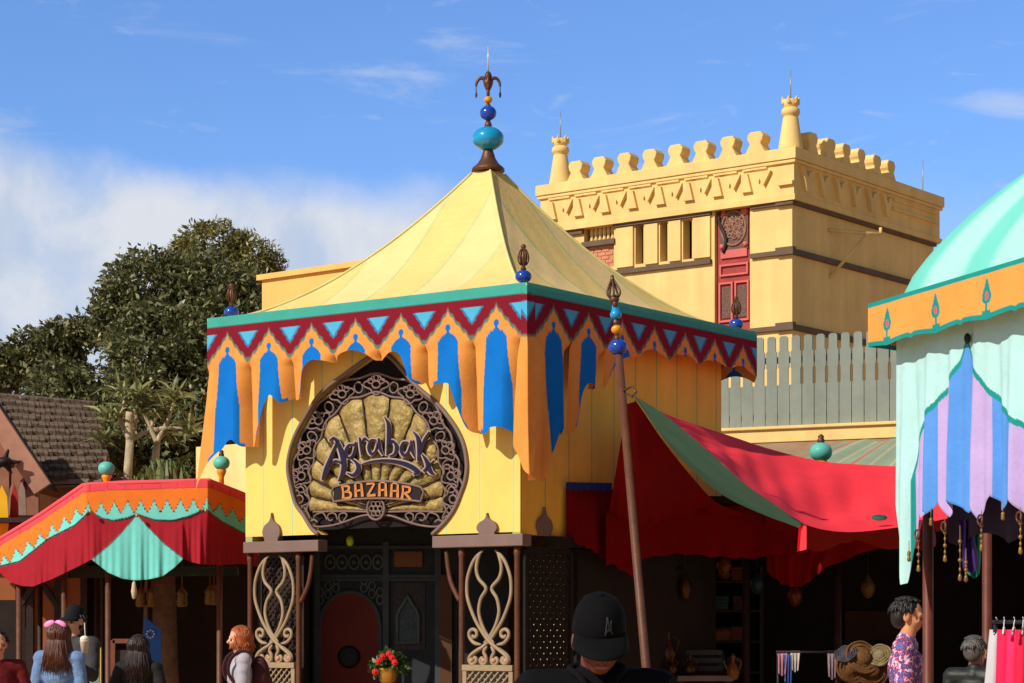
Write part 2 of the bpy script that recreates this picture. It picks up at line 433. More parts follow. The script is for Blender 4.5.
# top rail that carries the banners
rail = MB()
for a, b in ((cs[0], cs[1]), (cs[1], cs[2]), (cs[2], cs[3]), (cs[3], cs[0])):
    rail.bar((lerp(cx, a[0], .985), lerp(cy, a[1], .985), ZT-.07), (lerp(cx, b[0], .985), lerp(cy, b[1], .985), ZT-.07), .05, .10)
rail.build('eave_rail', darkwood, pav)
sof = MB(); sof.box((cx, cy, ZT-.10), (WR-.16, WL-.16, .02)); sof.build('ceiling_board', M('ceiling board', hx(70, 52, 40), .8), pav)

# ---- walls (inset .3 from the banners)
IN = .3
z_sh_t, z_sh_b = front(480, 535, IN)[1], front(480, 547, IN)[1]
ARCH = [(319,534.5),(312,528),(304,515),(296,503),(290,480),(288.5,465),(291,449.6),(296,435),(304,420),(321,394),(349,372),(369,358),(378,352),
        (392,358),(417,386),(437,403),(449,417),(459,432),(465,447),(467.6,465),(466,480),(462,492),(456,507),(449,518),(441,527),(433,534.5)]
arch = [front(px, py, IN) for px, py in ARCH]
ai = 12
def spl2(pts, n): return [(p.x, p.y) for p in spline([(a, b, 0) for a, b in pts], n)]
archL = spl2(arch[:ai+1], 60); archR = spl2(arch[ai:], 60)
wall = MB(); zt = ZT-.12
yL, yR = WL-IN, IN
def wgrid(edge, y_out, yapex):
    P = []
    for y, z in edge:
        P.append([(IN, lerp(y, y_out, t), z) for t in np.linspace(0, 1, 12)])
    return P
wall.grid(wgrid(archL, yL, 0)); wall.grid(wgrid(archR, yR, 0))
ya, za = arch[ai]
P = [[(IN, lerp(yL, yR, t), z) for t in np.linspace(0, 1, 24)] for z in (za, zt)]
wall.grid(P)
# reveal
for edge in (archL, archR):
    wall.grid([[(x, y, z) for x in (IN, IN+.16)] for y, z in edge])
wall.build('front_wall', paint_yellow, pav)
rw = MB(); rw.box(((IN+WR-.3)/2, IN+.05, (zt+z_sh_t)/2), (WR-.3-IN-.004, .1, zt-z_sh_t)); rw.build('right_wall', paint_side_bounce, pav)
lw = MB(); lw.box(((IN+WR-.3)/2, WL-IN-.05, (zt+z_sh_t)/2), (WR-.3-IN-.004, .1, zt-z_sh_t)); lw.build('left_wall', paint_side_bounce, pav)
bw = MB(); bw.box((WR-.35, cy, zt/2), (.1, WL-2*IN-.21, zt)); bw.build('back_wall', paint_side_bounce, pav)
# lower right side wall behind the lattice
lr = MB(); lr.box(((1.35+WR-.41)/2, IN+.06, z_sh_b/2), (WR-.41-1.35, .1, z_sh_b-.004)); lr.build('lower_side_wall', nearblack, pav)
# arch trim
tr = MB(); path = [(IN-.012, y, z) for y, z in archL[:-1]+archR]
tr.tube(path, .024, 8, flat=1.0); tr.build('arch_trim', mauve, pav)

# ---- capital shelves, onion ornaments
def shelf(y0, y1, x0=IN-.06, x1=IN+.10):
    m = MB(); m.box(((x0+x1)/2, (y0+y1)/2, (z_sh_t+z_sh_b)/2), (x1-x0, abs(y1-y0), z_sh_t-z_sh_b)); return m
yA = front(243, 540, IN-.06)[0]; yB = front(318, 540, IN-.06)[0]; yC_ = front(432, 540, IN-.06)[0]; yD = IN-.07
shelf(yA, yB).build('capital_shelf', mauve, pav, bevel=.008); shelf(yC_, yD).build('capital_shelf', mauve, pav, bevel=.008)
m = MB(); m.box((IN+.44+.38, IN-.03, (z_sh_t+z_sh_b)/2), (.72, .12, z_sh_t-z_sh_b-.02)); m.build('side_shelf', nearblack, pav)
def onion(w, h):
    o = [(-.5,0),(-.5,.10),(-.62,.22),(-.64,.38),(-.5,.55),(-.2,.68),(-.07,.80),(-.03,.92),(0,1)]
    o2 = spl2(o, 26)
    pts = [(a*w, b*h) for a, b in o2]
    return pts+[(-a, b) for a, b in pts[::-1][1:]]
for px, plane in ((271.5, 'f'), (487, 'f')):
    y, _ = front(px, 530, IN-.03); hgt = (front(px, 513, IN)[1]-z_sh_t)
    m = MB(); m.prism(onion(.20, hgt), lambda a, b, t, y=y: (t, y+a, z_sh_t+b), IN-.04, IN-.002); m.build('onion_ornament', mauve, pav)
x, _ = right(545, 530, IN-.03)
for xx in (x,):
    m = MB(); m.prism(onion(.20, .30), lambda a, b, t, xx=xx: (xx+a, t, z_sh_t+b-.01), IN-.04, IN-.002); m.build('onion_ornament', mauve, pav)

# ---- carved columns: a screen of scrollwork between two posts, base panel below
SCX = 258.0
def scroll_pts(lst): return [((a-SCX)/260.0, (600-b)/525.0) for a, b in lst]
SC = [scroll_pts(l) for l in (
  [(232,82),(205,105),(180,140),(160,195),(154,240),(156,290),(168,335),(195,400),(225,450),(258,495),(300,530),(338,560),(350,585),(335,600),(322,588),(330,575)],
  [(222,84),(206,125),(200,170),(212,212),(246,255),(222,300),(212,345),(214,380),(228,425),(252,470),(285,505)],
  [(222,512),(190,505),(168,480),(166,455),(182,442),(200,452),(200,472),(186,478),(180,466)],
  [(235,520),(200,540),(172,562),(164,585),(180,602),(200,588),(194,572),(182,580)],
  [(250,520),(236,545),(246,570),(246,592),(230,602),(218,588),(224,574),(236,580)])]
def column(y0, y1):
    """y0 > y1: screen between the posts along the front face, local x = IN"""
    cc = thing('carved_column', None, None); cc.parent = pav; FRAMES[cc.name] = FRAMES[pav.name]
    yc = (y0+y1)/2; w = y0-y1; zb = front(488, 664, IN)[1]; zt2 = z_sh_b-.02
    for yy in (y0, y1):
        for xx in (IN+.03,):
            p = MB(); p.lathe([(.034,0),(.034,.1),(.03,.12),(.03,zt2-.08),(.036,zt2-.06),(.036,z_sh_b)], (xx, yy, 0), 14); p.build('post', polewood, cc)
    s = MB()
    for pts in SC:
        for sg in (1, -1):
            q = [(IN+.02+(.012 if sg < 0 else 0), yc-a*sg*w*.98, zb+b*(zt2-zb)) for a, b in spl2(pts, 60)]
            n = len(q); r = [.020*min(1, .45+min(i, n-1-i)/8) for i in range(n)]
            s.tube(q, r, 8)
    s.build('scrollwork', cream, cc)
    for sg in (-1, 1):
        for dx in (.045, .155):
            r = MB(); r.ball((IN+.02, yc+sg*dx*w/.5, zb+.035), .028, n=14); r.build('rosette', M('pink rosette', hx(196, 138, 110), .6), cc)
    b = MB(); b.box((IN+.02, yc, zb-.04), (.07, w-.07, .06)); b.box((IN+.02, yc, .28), (.08, w-.07, .5))
    for yy in (y0-.06, y1+.06): b.box((IN+.02, yy, .78), (.05, .05, .99-.36+.12))
    b.build('base_frame', cream, cc)
    l = MB()
    for i in range(-9, 10):
        for sg in (1, -1):
            a0, a1 = yc+i*.08-sg*.3, yc+i*.08+sg*.3
            # clip the bars to the panel
            lo, hi = yc-w/2+.09, yc+w/2-.09
            p0 = Vector((IN+.02+.012*sg, a0, .55)); p1 = Vector((IN+.02+.012*sg, a1, zb-.075))
            t0, t1 = 0.0, 1.0
            d = p1.y-p0.y
            ta, tb = sorted(((lo-p0.y)/d, (hi-p0.y)/d)); t0 = max(t0, ta); t1 = min(t1, tb)
            if t1-t0 > .05: l.bar(p0.lerp(p1, t0), p0.lerp(p1, t1), .014, .014)
    l.build('base_lattice', cream, cc)
    # inner lattice, dark, on the side of the column
    return cc
y0, y1 = front(460, 600, IN)[0], front(515.5, 600, IN)[0]
column(y0, y1)
y2, y3 = front(248.5, 600, IN)[0], front(297, 600, IN)[0]
column(y2, y3)
def diamond_screen(name, x0, x1, y, z0, z1, mat, pitch=.085, bw=.03, along='x'):
    m = MB(); W = x1-x0; H = z1-z0
    n = int((W+H)/pitch)+1
    for i in range(n):
        c = i*pitch
        for sg in (0, 1):
            pts = []
            # line a+b=c (or mirrored), clipped to the panel
            a0 = max(0, c-H); a1 = min(W, c)
            if a1-a0 < .04: continue
            p = [(a0, c-a0), (a1, c-a1)]
            if sg: p = [(W-a, b) for a, b in p]
            q = [(x0+a, y+.008*sg, z0+b) if along == 'x' else (y+.008*sg, x0+a, z0+b) for a, b in p]
            m.bar(q[0], q[1], .012, bw)
    fw = .06
    for z in (z0, z1): m.bar(*(((x0, y, z), (x1, y, z)) if along == 'x' else ((y, x0, z), (y, x1, z))), .05, fw)
    for x in (x0, x1): m.bar(*(((x, y, z0), (x, y, z1)) if along == 'x' else ((y, x, z0), (y, x, z1))), .051, fw)
    return m.build(name, mat, pav)
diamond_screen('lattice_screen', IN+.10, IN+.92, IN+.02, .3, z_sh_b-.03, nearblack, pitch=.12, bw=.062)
diamond_screen('lattice_screen', IN+.22, IN+.74, y2-.0, .3, z_sh_b-.03, darkwood)
diamond_screen('lattice_screen', y3+.05, y2-.05, IN+.16, .3, z_sh_b-.03, darkwood, along='y')
# curved brackets that reach into the doorway
for ypost, sg in ((y3, -1), (y0, 1)):
    b = MB(); top = (IN+.03, ypost+sg*.20, z_sh_b-.03)
    b.tube(spline([top, (IN+.03, ypost+sg*.175, z_sh_b-.22), (IN+.03, ypost+sg*.13, z_sh_b-.38), (IN+.03, ypost+sg*.03, z_sh_b-.55)], 24), .026, 8)
    b.build('curved_bracket', polewood, pav)

# ---- inside: dark shop front
XI = 2.55
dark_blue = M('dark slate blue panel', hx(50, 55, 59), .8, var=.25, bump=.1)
dark_trim = M('dark slate trim', hx(70, 78, 82), .7, var=.2)
FY = 25.2     # the shop front inside stands square to the doorway's line of sight
def fp(px, py, o=0.0): return at(px, py, FY-o)
def fbox(m, px0, px1, py0, py1, o0, o1):
    a, b_ = fp(px0, py1), fp(px1, py0); m.box(((a.x+b_.x)/2, FY-(o0+o1)/2, (a.z+b_.z)/2), (b_.x-a.x, o1-o0, b_.z-a.z)); return m
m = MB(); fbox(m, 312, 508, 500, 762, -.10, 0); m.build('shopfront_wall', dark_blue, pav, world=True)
fr = MB()
for px in (317.5, 386, 438): fbox(fr, px-3, px+3, 542, 760, 0, .05)
for py in (548, 577, 580.5): fbox(fr, 321, 435, py-2.2, py+.8, 0, .045)
fr.build('shopfront_frame', dark_trim, pav, world=True)
dp = [fp(319.5, 762)]+[fp(350+(-30.5)*math.cos(math.pi*k/24), 634-42*math.sin(math.pi*k/24)**.8) for k in range(25)]+[fp(380.5, 762)]
d = MB(); d.prism([(p.x, p.z) for p in dp], lambda a, b_, t: (a, FY-t, b_), .004, .04); door = d.build('arched_door', M('dark red door paint', hx(112, 32, 20), .65, var=.2), pav, world=True)
dt = MB(); dt.tube([Vector((p.x, FY-.03, p.z)) for p in dp], .028, 6); dt.build('door_arch', dark_trim, door, world=True)
h = MB(); c = fp(349, 657, .05); h.lathe([(.11,0),(.13,.01),(.10,.02),(.03,.03)], m=Matrix.Translation(c) @ Matrix.Rotation(R(90), 4, 'X')); h.build('door_boss', black, door, world=True)
spm = M('carved rosette paint', hx(92, 100, 98), .6, var=.3)
for k in range(6):
    for sg in (-1, 1):
        px, py = 350+sg*(14+8*(k % 3)), 588-(k//3)*8+(k % 3)*6
        r_ = MB(); r_.tube([fp(px+3.2*math.cos(a), py+4.2*math.sin(a), .02) for a in np.linspace(0, 2*math.pi, 18)[:-1]], .012, 6, closed=True); r_.build('carved_rosette', spm, pav, world=True)
for k in range(5):
    r_ = MB(); r_.tube([fp(330+12*k+5*math.cos(a), 562+7*math.sin(a), .02) for a in np.linspace(0, 2*math.pi, 20)[:-1]], .014, 6, closed=True); r_.ball(fp(330+12*k, 562, .01), .03, n=10); r_.build('carved_rosette', spm, pav, world=True)
m = MB(); fbox(m, 394, 423, 551, 567, 0, .03); m.build('notice_board', M('tan board', hx(130, 88, 56), .7), pav, world=True, bevel=.03)
o_ = [(-.5,0),(-.5,.55),(-.40,.68),(-.18,.82),(-.05,.93),(0,1),(.05,.93),(.18,.82),(.40,.68),(.5,.55),(.5,0)]
def nich(k, o): return [fp(408+a*27*k, 647-b_*60*k+(k-1)*22, o) for a, b_ in o_]
q_ = nich(.78, 0); m = MB(); m.prism([(p.x, p.z) for p in q_], lambda a, b_, t: (a, FY-t, b_), .004, .02); m.build('pointed_niche', M('niche panel', hx(70, 84, 88), .6, var=.5, scale=26), pav, world=True)
m = MB(); m.tube([Vector((p.x, FY-.03, p.z)) for p in nich(.80, 0)], .022, 6, closed=True); m.build('niche_frame', spm, pav, world=True)
m = MB(); fbox(m, 394, 425, 583, 650, 0, .012); m.build('niche_surround', M('grey carved surround', hx(66, 62, 60), .7, var=.4, scale=22), pav, world=True)
st = MB(); fbox(st, 440, 452, 575, 762, 0, .06); st.build('side_pilaster', M('tan pilaster', hx(96, 64, 42), .7), pav, world=True)
lt = MB(); lt.ball(at(350, 541, 24.6), .045, .06, n=12); lt.build('hanging_glass_bulb', M('green glass', hx(200, 230, 40), .2, var=.1), pav, world=True)
fl = MB(); fl.box((cx, cy, .01), (WR-.9, WL-.9, .016)); fl.build('shop_floor', M('shop floor boards', hx(96, 74, 58), .7), pav)
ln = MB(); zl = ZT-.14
ln.box(((IN+.5+WR-.42)/2, WL-IN-.13, zl/2), (WR-.42-IN-.5, .04, zl-.02)); ln.box((IN+.22, (y2+y3)/2, 1.2), (.03, y2-y3-.06, 2.38)); ln.box(((1.4+WR-.42)/2, IN+.14, zl/2), (WR-.42-1.4, .04, zl-.02)); ln.box((1.45, cy, (zl+2.95)/2), (.03, WL-2*IN-.36, zl-2.97))  # added lining darkens the interior; board behind left column added to block sun
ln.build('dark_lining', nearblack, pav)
cb_ = MB(); cb_.box((1.25, .66, 1.45), (.03, .52, 1.85)); cb_.build('sun_catch_board', M('cream board', hx(214, 196, 160), .8, var=.2), pav)  # added pale board catches sun so the lattice holes look lit
# ---- finials
def urn(mb, c, s=1.0):
    """openwork bronze flame: a vase profile with ribs"""
    x, y, z = c
    mb.lathe([(.035*s,0),(.05*s,.02*s),(.03*s,.06*s),(.055*s,.12*s),(.072*s,.20*s),(.055*s,.28*s),(.03*s,.33*s),(.04*s,.36*s),(.045*s,.40*s),(.02*s,.42*s),(.001,.43*s)], c, 14)
    for k in range(6):
        a = k*math.pi/3
        mb.tube([(x+r*math.cos(a)*s, y+r*math.sin(a)*s, z+h*s) for r, h in ((.045,.08),(.08,.14),(.088,.20),(.07,.28),(.04,.34))], .012*s, 5)
def corner_finial(p):
    f = thing('corner_finial', None, None); f.parent = pav; FRAMES[f.name] = FRAMES[pav.name]
    m = MB(); m.ball((p[0], p[1], p[2]+.10), .085, .068, 20); m.build('ball', gloss_blue, f)
    m = MB(); m.lathe([(.05,-.05),(.045,0),(.03,.045)], p, 12); m.build('stem', bronze, f)
    m = MB(); urn(m, (p[0], p[1], p[2]+.165), .62); m.build('flame', bronze, f)
yl = front(232, 311, .22)[0]
corner_finial((.16, .16, ZT-.01)); corner_finial((.22, WL-.16, ZT-.02)); corner_finial((WR-.20, .16, ZT-.02)); corner_finial((WR-.2, WL-.2, ZT-.02))
za = ZT+1.75
f = thing('roof_finial', None, None); f.parent = pav; FRAMES[f.name] = FRAMES[pav.name]
K = .0114   # metres per photo pixel at the apex
def fz(py): return EYE+(HY-py)/FOC*25.07
m = MB(); m.lathe([(.19,fz(170)),(.185,fz(167)),(.12,fz(162)),(.085,fz(157)),(.06,fz(150)),(.05,fz(147))], (cx,cy,0), 24); m.build('cone_base', bronze, f)
m = MB(); m.ball((cx,cy,fz(137)), .182, .135, 28); m.build('large_ball', gloss_turq, f)
for pr in ([(.03,fz(127)),(.045,fz(124)),(.025,fz(119))], [(.022,fz(106)),(.035,fz(104.5)),(.018,fz(102))], [(.02,fz(98)),(.018,fz(88)),(.04,fz(86)),(.012,fz(80))]):
    m = MB(); m.lathe(pr, (cx,cy,0), 12); m.build('stem', bronze, f)
m = MB(); m.ball((cx,cy,fz(111.5)), .096, .085, 24); m.build('small_ball', gloss_blue, f)
m = MB(); m.ball((cx,cy,fz(98)), .05, .042, 18); m.build('amber_ball', gloss_amber, f)
m = MB(); m.ball((cx,cy,fz(75)), .042, .065, 14)
FS = PIN.to_3x3() @ Vector((1,0,0))    # screen-right, in the pavilion's frame
FT = PIN.to_3x3() @ Vector((0,1,0))
m.lathe([(.015,fz(90)),(.05,fz(84)),(.06,fz(80)),(.03,fz(76))], (cx,cy,0), 12)
for d in (FS, -FS, FT, -FT):
    pts = [Vector((cx,cy,fz(79)))+d*a+Vector((0,0,b)) for a, b in ((.02,0),(.06,.03),(.10,.025),(.13,-.02),(.137,-.06))]
    m.tube(spline(pts, 14), [.026-.001*i for i in range(14)], 8)
    m.tube([pts[-1], pts[-1]+Vector((0,0,-.07))], .006, 5)
    m.ball(pts[-1]+Vector((0,0,-.10)), .014, .035, 8)
m.build('jester_crown', bronze, f)
m = MB(); m.tube([(cx,cy,fz(70)),(cx,cy,fz(44))], [.009,.004], 6); m.build('lightning_rod', M('white metal', (.7,.7,.72), .35, metal=.3), f)
# ================================================================== THE SHOP SIGN
sign = thing('shop_sign', 'round dark sign with gold shell fan and purple lettering inside the pavilion arch', 'sign', PC, PTH)
SX = IN+.035
def s2(px, py, x=SX):
    y, z = front(px, py, x); return (x, y, z)
def c285(a, b): return (285+a/4.268, 370+b/4.268)
# backing board fills the arch down to its foot
zfoot = front(380, 528, IN)[1]
b = MB(); xs_ = []
poly = [(y, z) for y, z in archL[:-1]+archR if z > zfoot]
b.prism(poly, lambda a, c, t: (t, a, c), IN+.10, IN+.14)
b.build('backing', M('sign backing', hx(14, 9, 9), .8, var=.3), sign)
# gold shell: ribs that fan out from the hub, each a raised petal
hub = c285(390, 600)
gold = M('crumpled gold leaf', hx(160, 138, 82), .5, metal=.15, var=.45, scale=11, bump=1.0, bscale=15)
def rad(th):
    """length of the shell in photo pixels at angle th from straight up"""
    hw, ht = 67.0, 116.0
    # superellipse, flat foot
    c, s = abs(math.cos(th)), abs(math.sin(th))
    return 1/((c/ht)**2.3+(s/hw)**2.3)**(1/2.3)
NP = 13; TH = R(92)
for k in range(NP):
    t0 = -TH+2*TH*k/NP; t1 = -TH+2*TH*(k+1)/NP
    g = MB(); P = []
    for i in range(15):
        u = i/14; th = lerp(t0, t1, lerp(.035, .965, u)); row = []
        lobe = 1+.035*math.sin(math.pi*u)**.6
        for j in range(22):
            r = lerp(.10, 1, j/21)*rad((t0+t1)/2 if False else th)*lobe*.97
            puff = .045*math.sin(math.pi*u)**.7*min(1, j/6)+.006*math.sin(j*1.9+k)
            if j == 21: puff = 0
            px, py = hub[0]+r*math.sin(th), min(511.0, hub[1]-r*math.cos(th))
            x, y, z = s2(px, py, IN+.06); row.append((x-puff, y, z))
        P.append(row)
    g.grid(P); g.build('shell_rib', gold, sign)
# dark veins between ribs
v = MB()
for k in range(1, NP):
    th = -TH+2*TH*k/NP
    v.tube([s2(hub[0]+r*rad(th)*math.sin(th), hub[1]-r*rad(th)*math.cos(th), IN+.045) for r in np.linspace(.12, .93, 12)], [.012]*11+[.004], 6)
v.build('shell_veins', M('vein brown', hx(40, 26, 28), .6), sign)
# lattice border: interlocked loops of taupe tube around the shell
bd = MB()
def bpt(th, k=1.0, add=0.0):
    r = rad(th)*k+add; return hub[0]+r*math.sin(th), hub[1]-r*math.cos(th)
def loop(cxp, cyp, rx, ry, ang, n=26, x=IN+.03, wob=0.0, lobes=3):
    out = []
    for i in range(n):
        a = 2*math.pi*i/n; q = 1+wob*math.cos(lobes*a)
        dx, dy = rx*math.cos(a)*q, ry*math.sin(a)*q
        out.append(s2(cxp+dx*math.cos(ang)-dy*math.sin(ang), cyp+dx*math.sin(ang)+dy*math.cos(ang), x))
    return out
NB = 13
for k in range(NB):
    th = lerp(-R(98), R(98), k/(NB-1)); cxp, cyp = bpt(th, 1.0, 10)
    ang = th
    bd.tube(loop(cxp, cyp, 10.5, 8.5, ang, x=IN+.035, wob=.22, lobes=4), .0105, 6, closed=True)
    bd.tube(loop(cxp, cyp, 4.0, 3.6, ang, x=IN+.028), .011, 6, closed=True)
    for q in range(3):
        a = ang+R(-90+60*(q-1)); bd.tube(loop(cxp+6.6*math.cos(a), cyp+6.6*math.sin(a), 2.9, 2.3, a, 14, x=IN+.03), .009, 5, closed=True)
    if k < NB-1:
        t2 = lerp(-R(98), R(98), (k+.5)/(NB-1)); q = bpt(t2, 1.0, 9); bd.tube(loop(q[0], q[1], 4.2, 5.5, t2, 16, x=IN+.045), .0105, 5, closed=True)
for add, r in ((19.5, .014), (1.0, .012)):
    pts = [s2(*bpt(th, 1.0, add+1.6*math.cos(th*NB*1.86)), IN+.04) for th in np.linspace(-R(97), R(97), 150)]
    bd.tube(pts, r, 6)
# foot scrolls
bd.tube([s2(*c285(a, b), IN+.04) for a, b in spl2([(120,606),(250,603),(400,606),(560,603),(680,606)], 40)], .012, 6)
for sg in (1, -1):
    f = lambda a, b: s2(*c285(390+sg*(a-390), b), IN+.03)
    bd.tube([f(a, b) for a, b in spl2([(400,622),(330,622),(250,650),(190,665),(130,668),(108,650),(125,640),(140,650)], 50)], .012, 6)
    bd.tube([f(a, b) for a, b in spl2([(250,645),(265,620),(250,610),(232,620),(235,645),(250,650)], 30)], .010, 6)
    bd.tube([f(a, b) for a, b in spl2([(225,640),(215,615),(195,612),(182,625),(190,642),(205,640)], 30)], .010, 6)
    bd.tube([f(a, b) for a, b in spl2([(180,640),(165,612),(145,612),(128,622),(120,640)], 24)], .010, 6)
bd.build('lattice_border', mauve, sign)
# hub boss
hb = MB(); c = s2(*c285(388, 592), IN+.0); hb.tube(loop(*c285(388, 592), 8.6, 11, 0, x=IN-.005), .014, 6, closed=True)
for a in range(6): hb.tube(loop(c285(388,592)[0]+4.4*math.cos(a*1.047), c285(388,592)[1]+5.6*math.sin(a*1.047), 2.2, 2.6, 0, 12, x=IN-.008), .009, 5, closed=True)
hb.tube(loop(*c285(388, 592), 2.2, 2.6, 0, 12, x=IN-.008), .009, 5, closed=True)
for a in np.linspace(-70, 70, 9): hb.tube([s2(c285(388,592)[0]+r*math.sin(R(a)), c285(388,592)[1]-r*math.cos(R(a)), IN-.0) for r in (11, 26)], [.006, .011], 5)
hb.build('hub_boss', mauve, sign)

def stroke(mb, pts, ws, x, depth=.02, n=40, grow=0.0, cc=None):
    """brush stroke: points in sign pixels, half-widths in sign pixels; a flat raised slab"""
    q = spl2(pts, n); W = [smooth_interp([(i/(len(ws)-1), w) for i, w in enumerate(ws)], k/(n-1)) for k in range(n)]
    Lh, Rh = [], []
    for i in range(n):
        a, b = q[max(0, i-1)], q[min(n-1, i+1)]; dx, dy = b[0]-a[0], b[1]-a[1]; l = math.hypot(dx, dy) or 1
        nx, ny = -dy/l, dx/l; ww = W[i]+grow
        e = grow if i in (0, n-1) else 0
        ox, oy = (dx/l*e*(-1 if i == 0 else 1), dy/l*e*(-1 if i == 0 else 1))
        Lh.append((q[i][0]+nx*ww+ox, q[i][1]+ny*ww+oy)); Rh.append((q[i][0]-nx*ww+ox, q[i][1]-ny*ww+oy))
    V = []; F = []
    for i in range(n):
        for p, xx in ((Lh[i], x), (Rh[i], x), (Rh[i], x+depth), (Lh[i], x+depth)): V.append(s2(*c285(*p), xx))
    for i in range(n-1):
        for k in range(4): F.append((i*4+k, i*4+(k+1) % 4, i*4+4+(k+1) % 4, i*4+4+k))
    F += [(3,2,1,0), tuple(range(4*n-4, 4*n))]
    mb.add(V, F, cc)
WORD = [  # letters of the first word, each a list of (points, half widths)
 # A
 [([(226,296),(205,345),(180,410),(158,468)], [2,5,8,11,4]), ([(188,300),(212,292),(236,340),(250,400),(244,440),(226,474)], [2,7,11,12,9,1]), ([(190,405),(215,388),(244,398)], [2,5,3])],
 # g
 [([(296,318),(272,320),(258,345),(264,372),(284,368),(298,336)], [3,5,6,5,4,2]), ([(300,306),(296,345),(284,375)], [3,5,3]), ([(282,378),(306,398),(312,425),(292,448),(264,440)], [3,8,11,8,2])],
 # r
 [([(316,286),(322,320),(326,364)], [2,6,3]), ([(324,312),(338,292),(352,300)], [2,5,4])],
 # a
 [([(386,298),(366,300),(356,330),(366,358),(384,346),(394,312)], [3,5,7,6,4,2]), ([(398,290),(402,330),(416,362)], [3,7,2])],
 # b
 [([(424,200),(440,232),(440,300),(434,362)], [2,8,8,3]), ([(438,330),(456,302),(474,322),(468,356),(444,368)], [2,5,8,6,2])],
 # a
 [([(524,308),(504,310),(494,338),(504,364),(522,352),(532,322)], [3,5,7,6,4,2]), ([(536,300),(540,340),(552,372)], [3,7,2])],
 # h
 [([(546,262),(566,290),(570,340),(566,388)], [2,9,8,3]), ([(614,262),(592,300),(574,352)], [2,5,6]), ([(582,356),(602,386),(618,430),(640,446)], [2,9,10,2]), ([(634,384),(612,410),(590,432)], [1,4,6])],
 # swoosh
 [([(322,404),(360,392),(420,386),(480,392),(530,408),(566,434),(548,446)], [1,4,7,9,12,12,2])]]
navy = M('deep violet enamel', hx(15, 9, 50), .5, var=.15, coat=.1)
outl = M('pale lettering edge', hx(170, 146, 136), .6)
o1, o2 = MB(), MB()
for L_ in WORD:
    for pts, ws in L_:
        stroke(o1, pts, ws, IN-.028, .03, grow=4.6); stroke(o2, pts, [w*.82 for w in ws], IN-.046, .02)
o1.build('lettering_outline', outl, sign)
o2.build('lettering', navy, sign)
# name plate: arched band with the second word
pl = MB(); n = 30; top = []; bot = []
for i in range(n+1):
    a = lerp(208, 580, i/n); t = (a-394)/186
    top.append((a, 474+26*t*t)); bot.append((a, 548+14*t*t))
pl.prism(top+bot[::-1], lambda a, b, t: s2(*c285(a, b), t), IN-.03, IN+.0); plate = pl.build('name_plate', M('plate brown', hx(30, 17, 14), .6), sign)
pe = MB(); ring = spl2([(a, b) for a, b in top], 40)+[(592,520)]+spl2(bot[::-1], 40)+[(198,524)]
pe.tube([s2(*c285(a, b), IN-.035) for a, b in ring], .013, 6, closed=True); pe.build('plate_rim', mauve, plate)
B2 = {'B': [([(0,0),(2,30),(0,62)], [5,4,6]), ([(0,4),(26,8),(24,26),(4,32)], [3,5,5,2]), ([(4,32),(30,36),(30,58),(0,60)], [2,5,5,3])],
      'A': [([(4,0),(4,62)], [4,6]), ([(30,0),(32,62)], [4,6]), ([(4,34),(31,30)], [4,4]), ([(4,2),(16,-4),(30,2)], [2,3,2])],
      'Z': [([(0,4),(34,2)], [5,3]), ([(34,4),(4,58)], [4,5]), ([(2,60),(38,56)], [4,6])],
      'R': [([(0,0),(2,30),(0,62)], [5,4,6]), ([(0,4),(28,8),(26,28),(4,34)], [3,5,5,2]), ([(6,34),(22,46),(36,62)], [3,5,6])]}
lt_ = MB()
for i, chh in enumerate('BAZAAR'):
    x0 = 246+i*51; t = (x0+17-394)/186; yb = 482+22*t*t
    sx = -.12*t
    for pts, ws in B2[chh]:
        stroke(lt_, [(x0+a*1.0+(b-31)*sx, yb+b*.92+a*t*.18) for a, b in pts], ws, IN-.045, .02, n=24)
lt_.build('plate_lettering', M('orange gold letters', hx(196, 128, 66), .55, metal=.0), sign)
# ================================================================== THE CREAM TOWER
TY = 40.0; TTH = R(52.5); TC = Vector((283/FOC*TY, TY, 0))
TFR = Matrix.Translation(TC) @ Matrix.Rotation(TTH, 4, 'Z'); TIN = TFR.inverted()
def tf(px, py, x=0.0):   # left-hand (sunlit) face: local x = const -> (y, z)
    p = ray_local(px, py, 0, x, TIN); return p.y, p.z
def trt(px, py, y=0.0):  # right-hand face: local y = const -> (x, z)
    p = ray_local(px, py, 1, y, TIN); return p.x, p.z
tower = thing('crenellated_tower', 'tall cream flat-roofed tower with keyhole battlements and red carved shutter panel', 'tower', TC, TTH)
stucco = M('cream stucco', hx(241, 206, 136), .85, var=.13, scale=.8, bump=.14, bscale=14, streak=.13)
band = M('brown band', hx(104, 86, 72), .8, var=.2)
TL = tf(537, 188)[0]; TR = trt(943, 200)[0]
zc = tf(795, 146.6)[1]; zc2 = tf(795, 158)[1]; zf = tf(795, 194)[1]; zf2 = tf(795, 198)[1]
Wi = .14
b = MB()
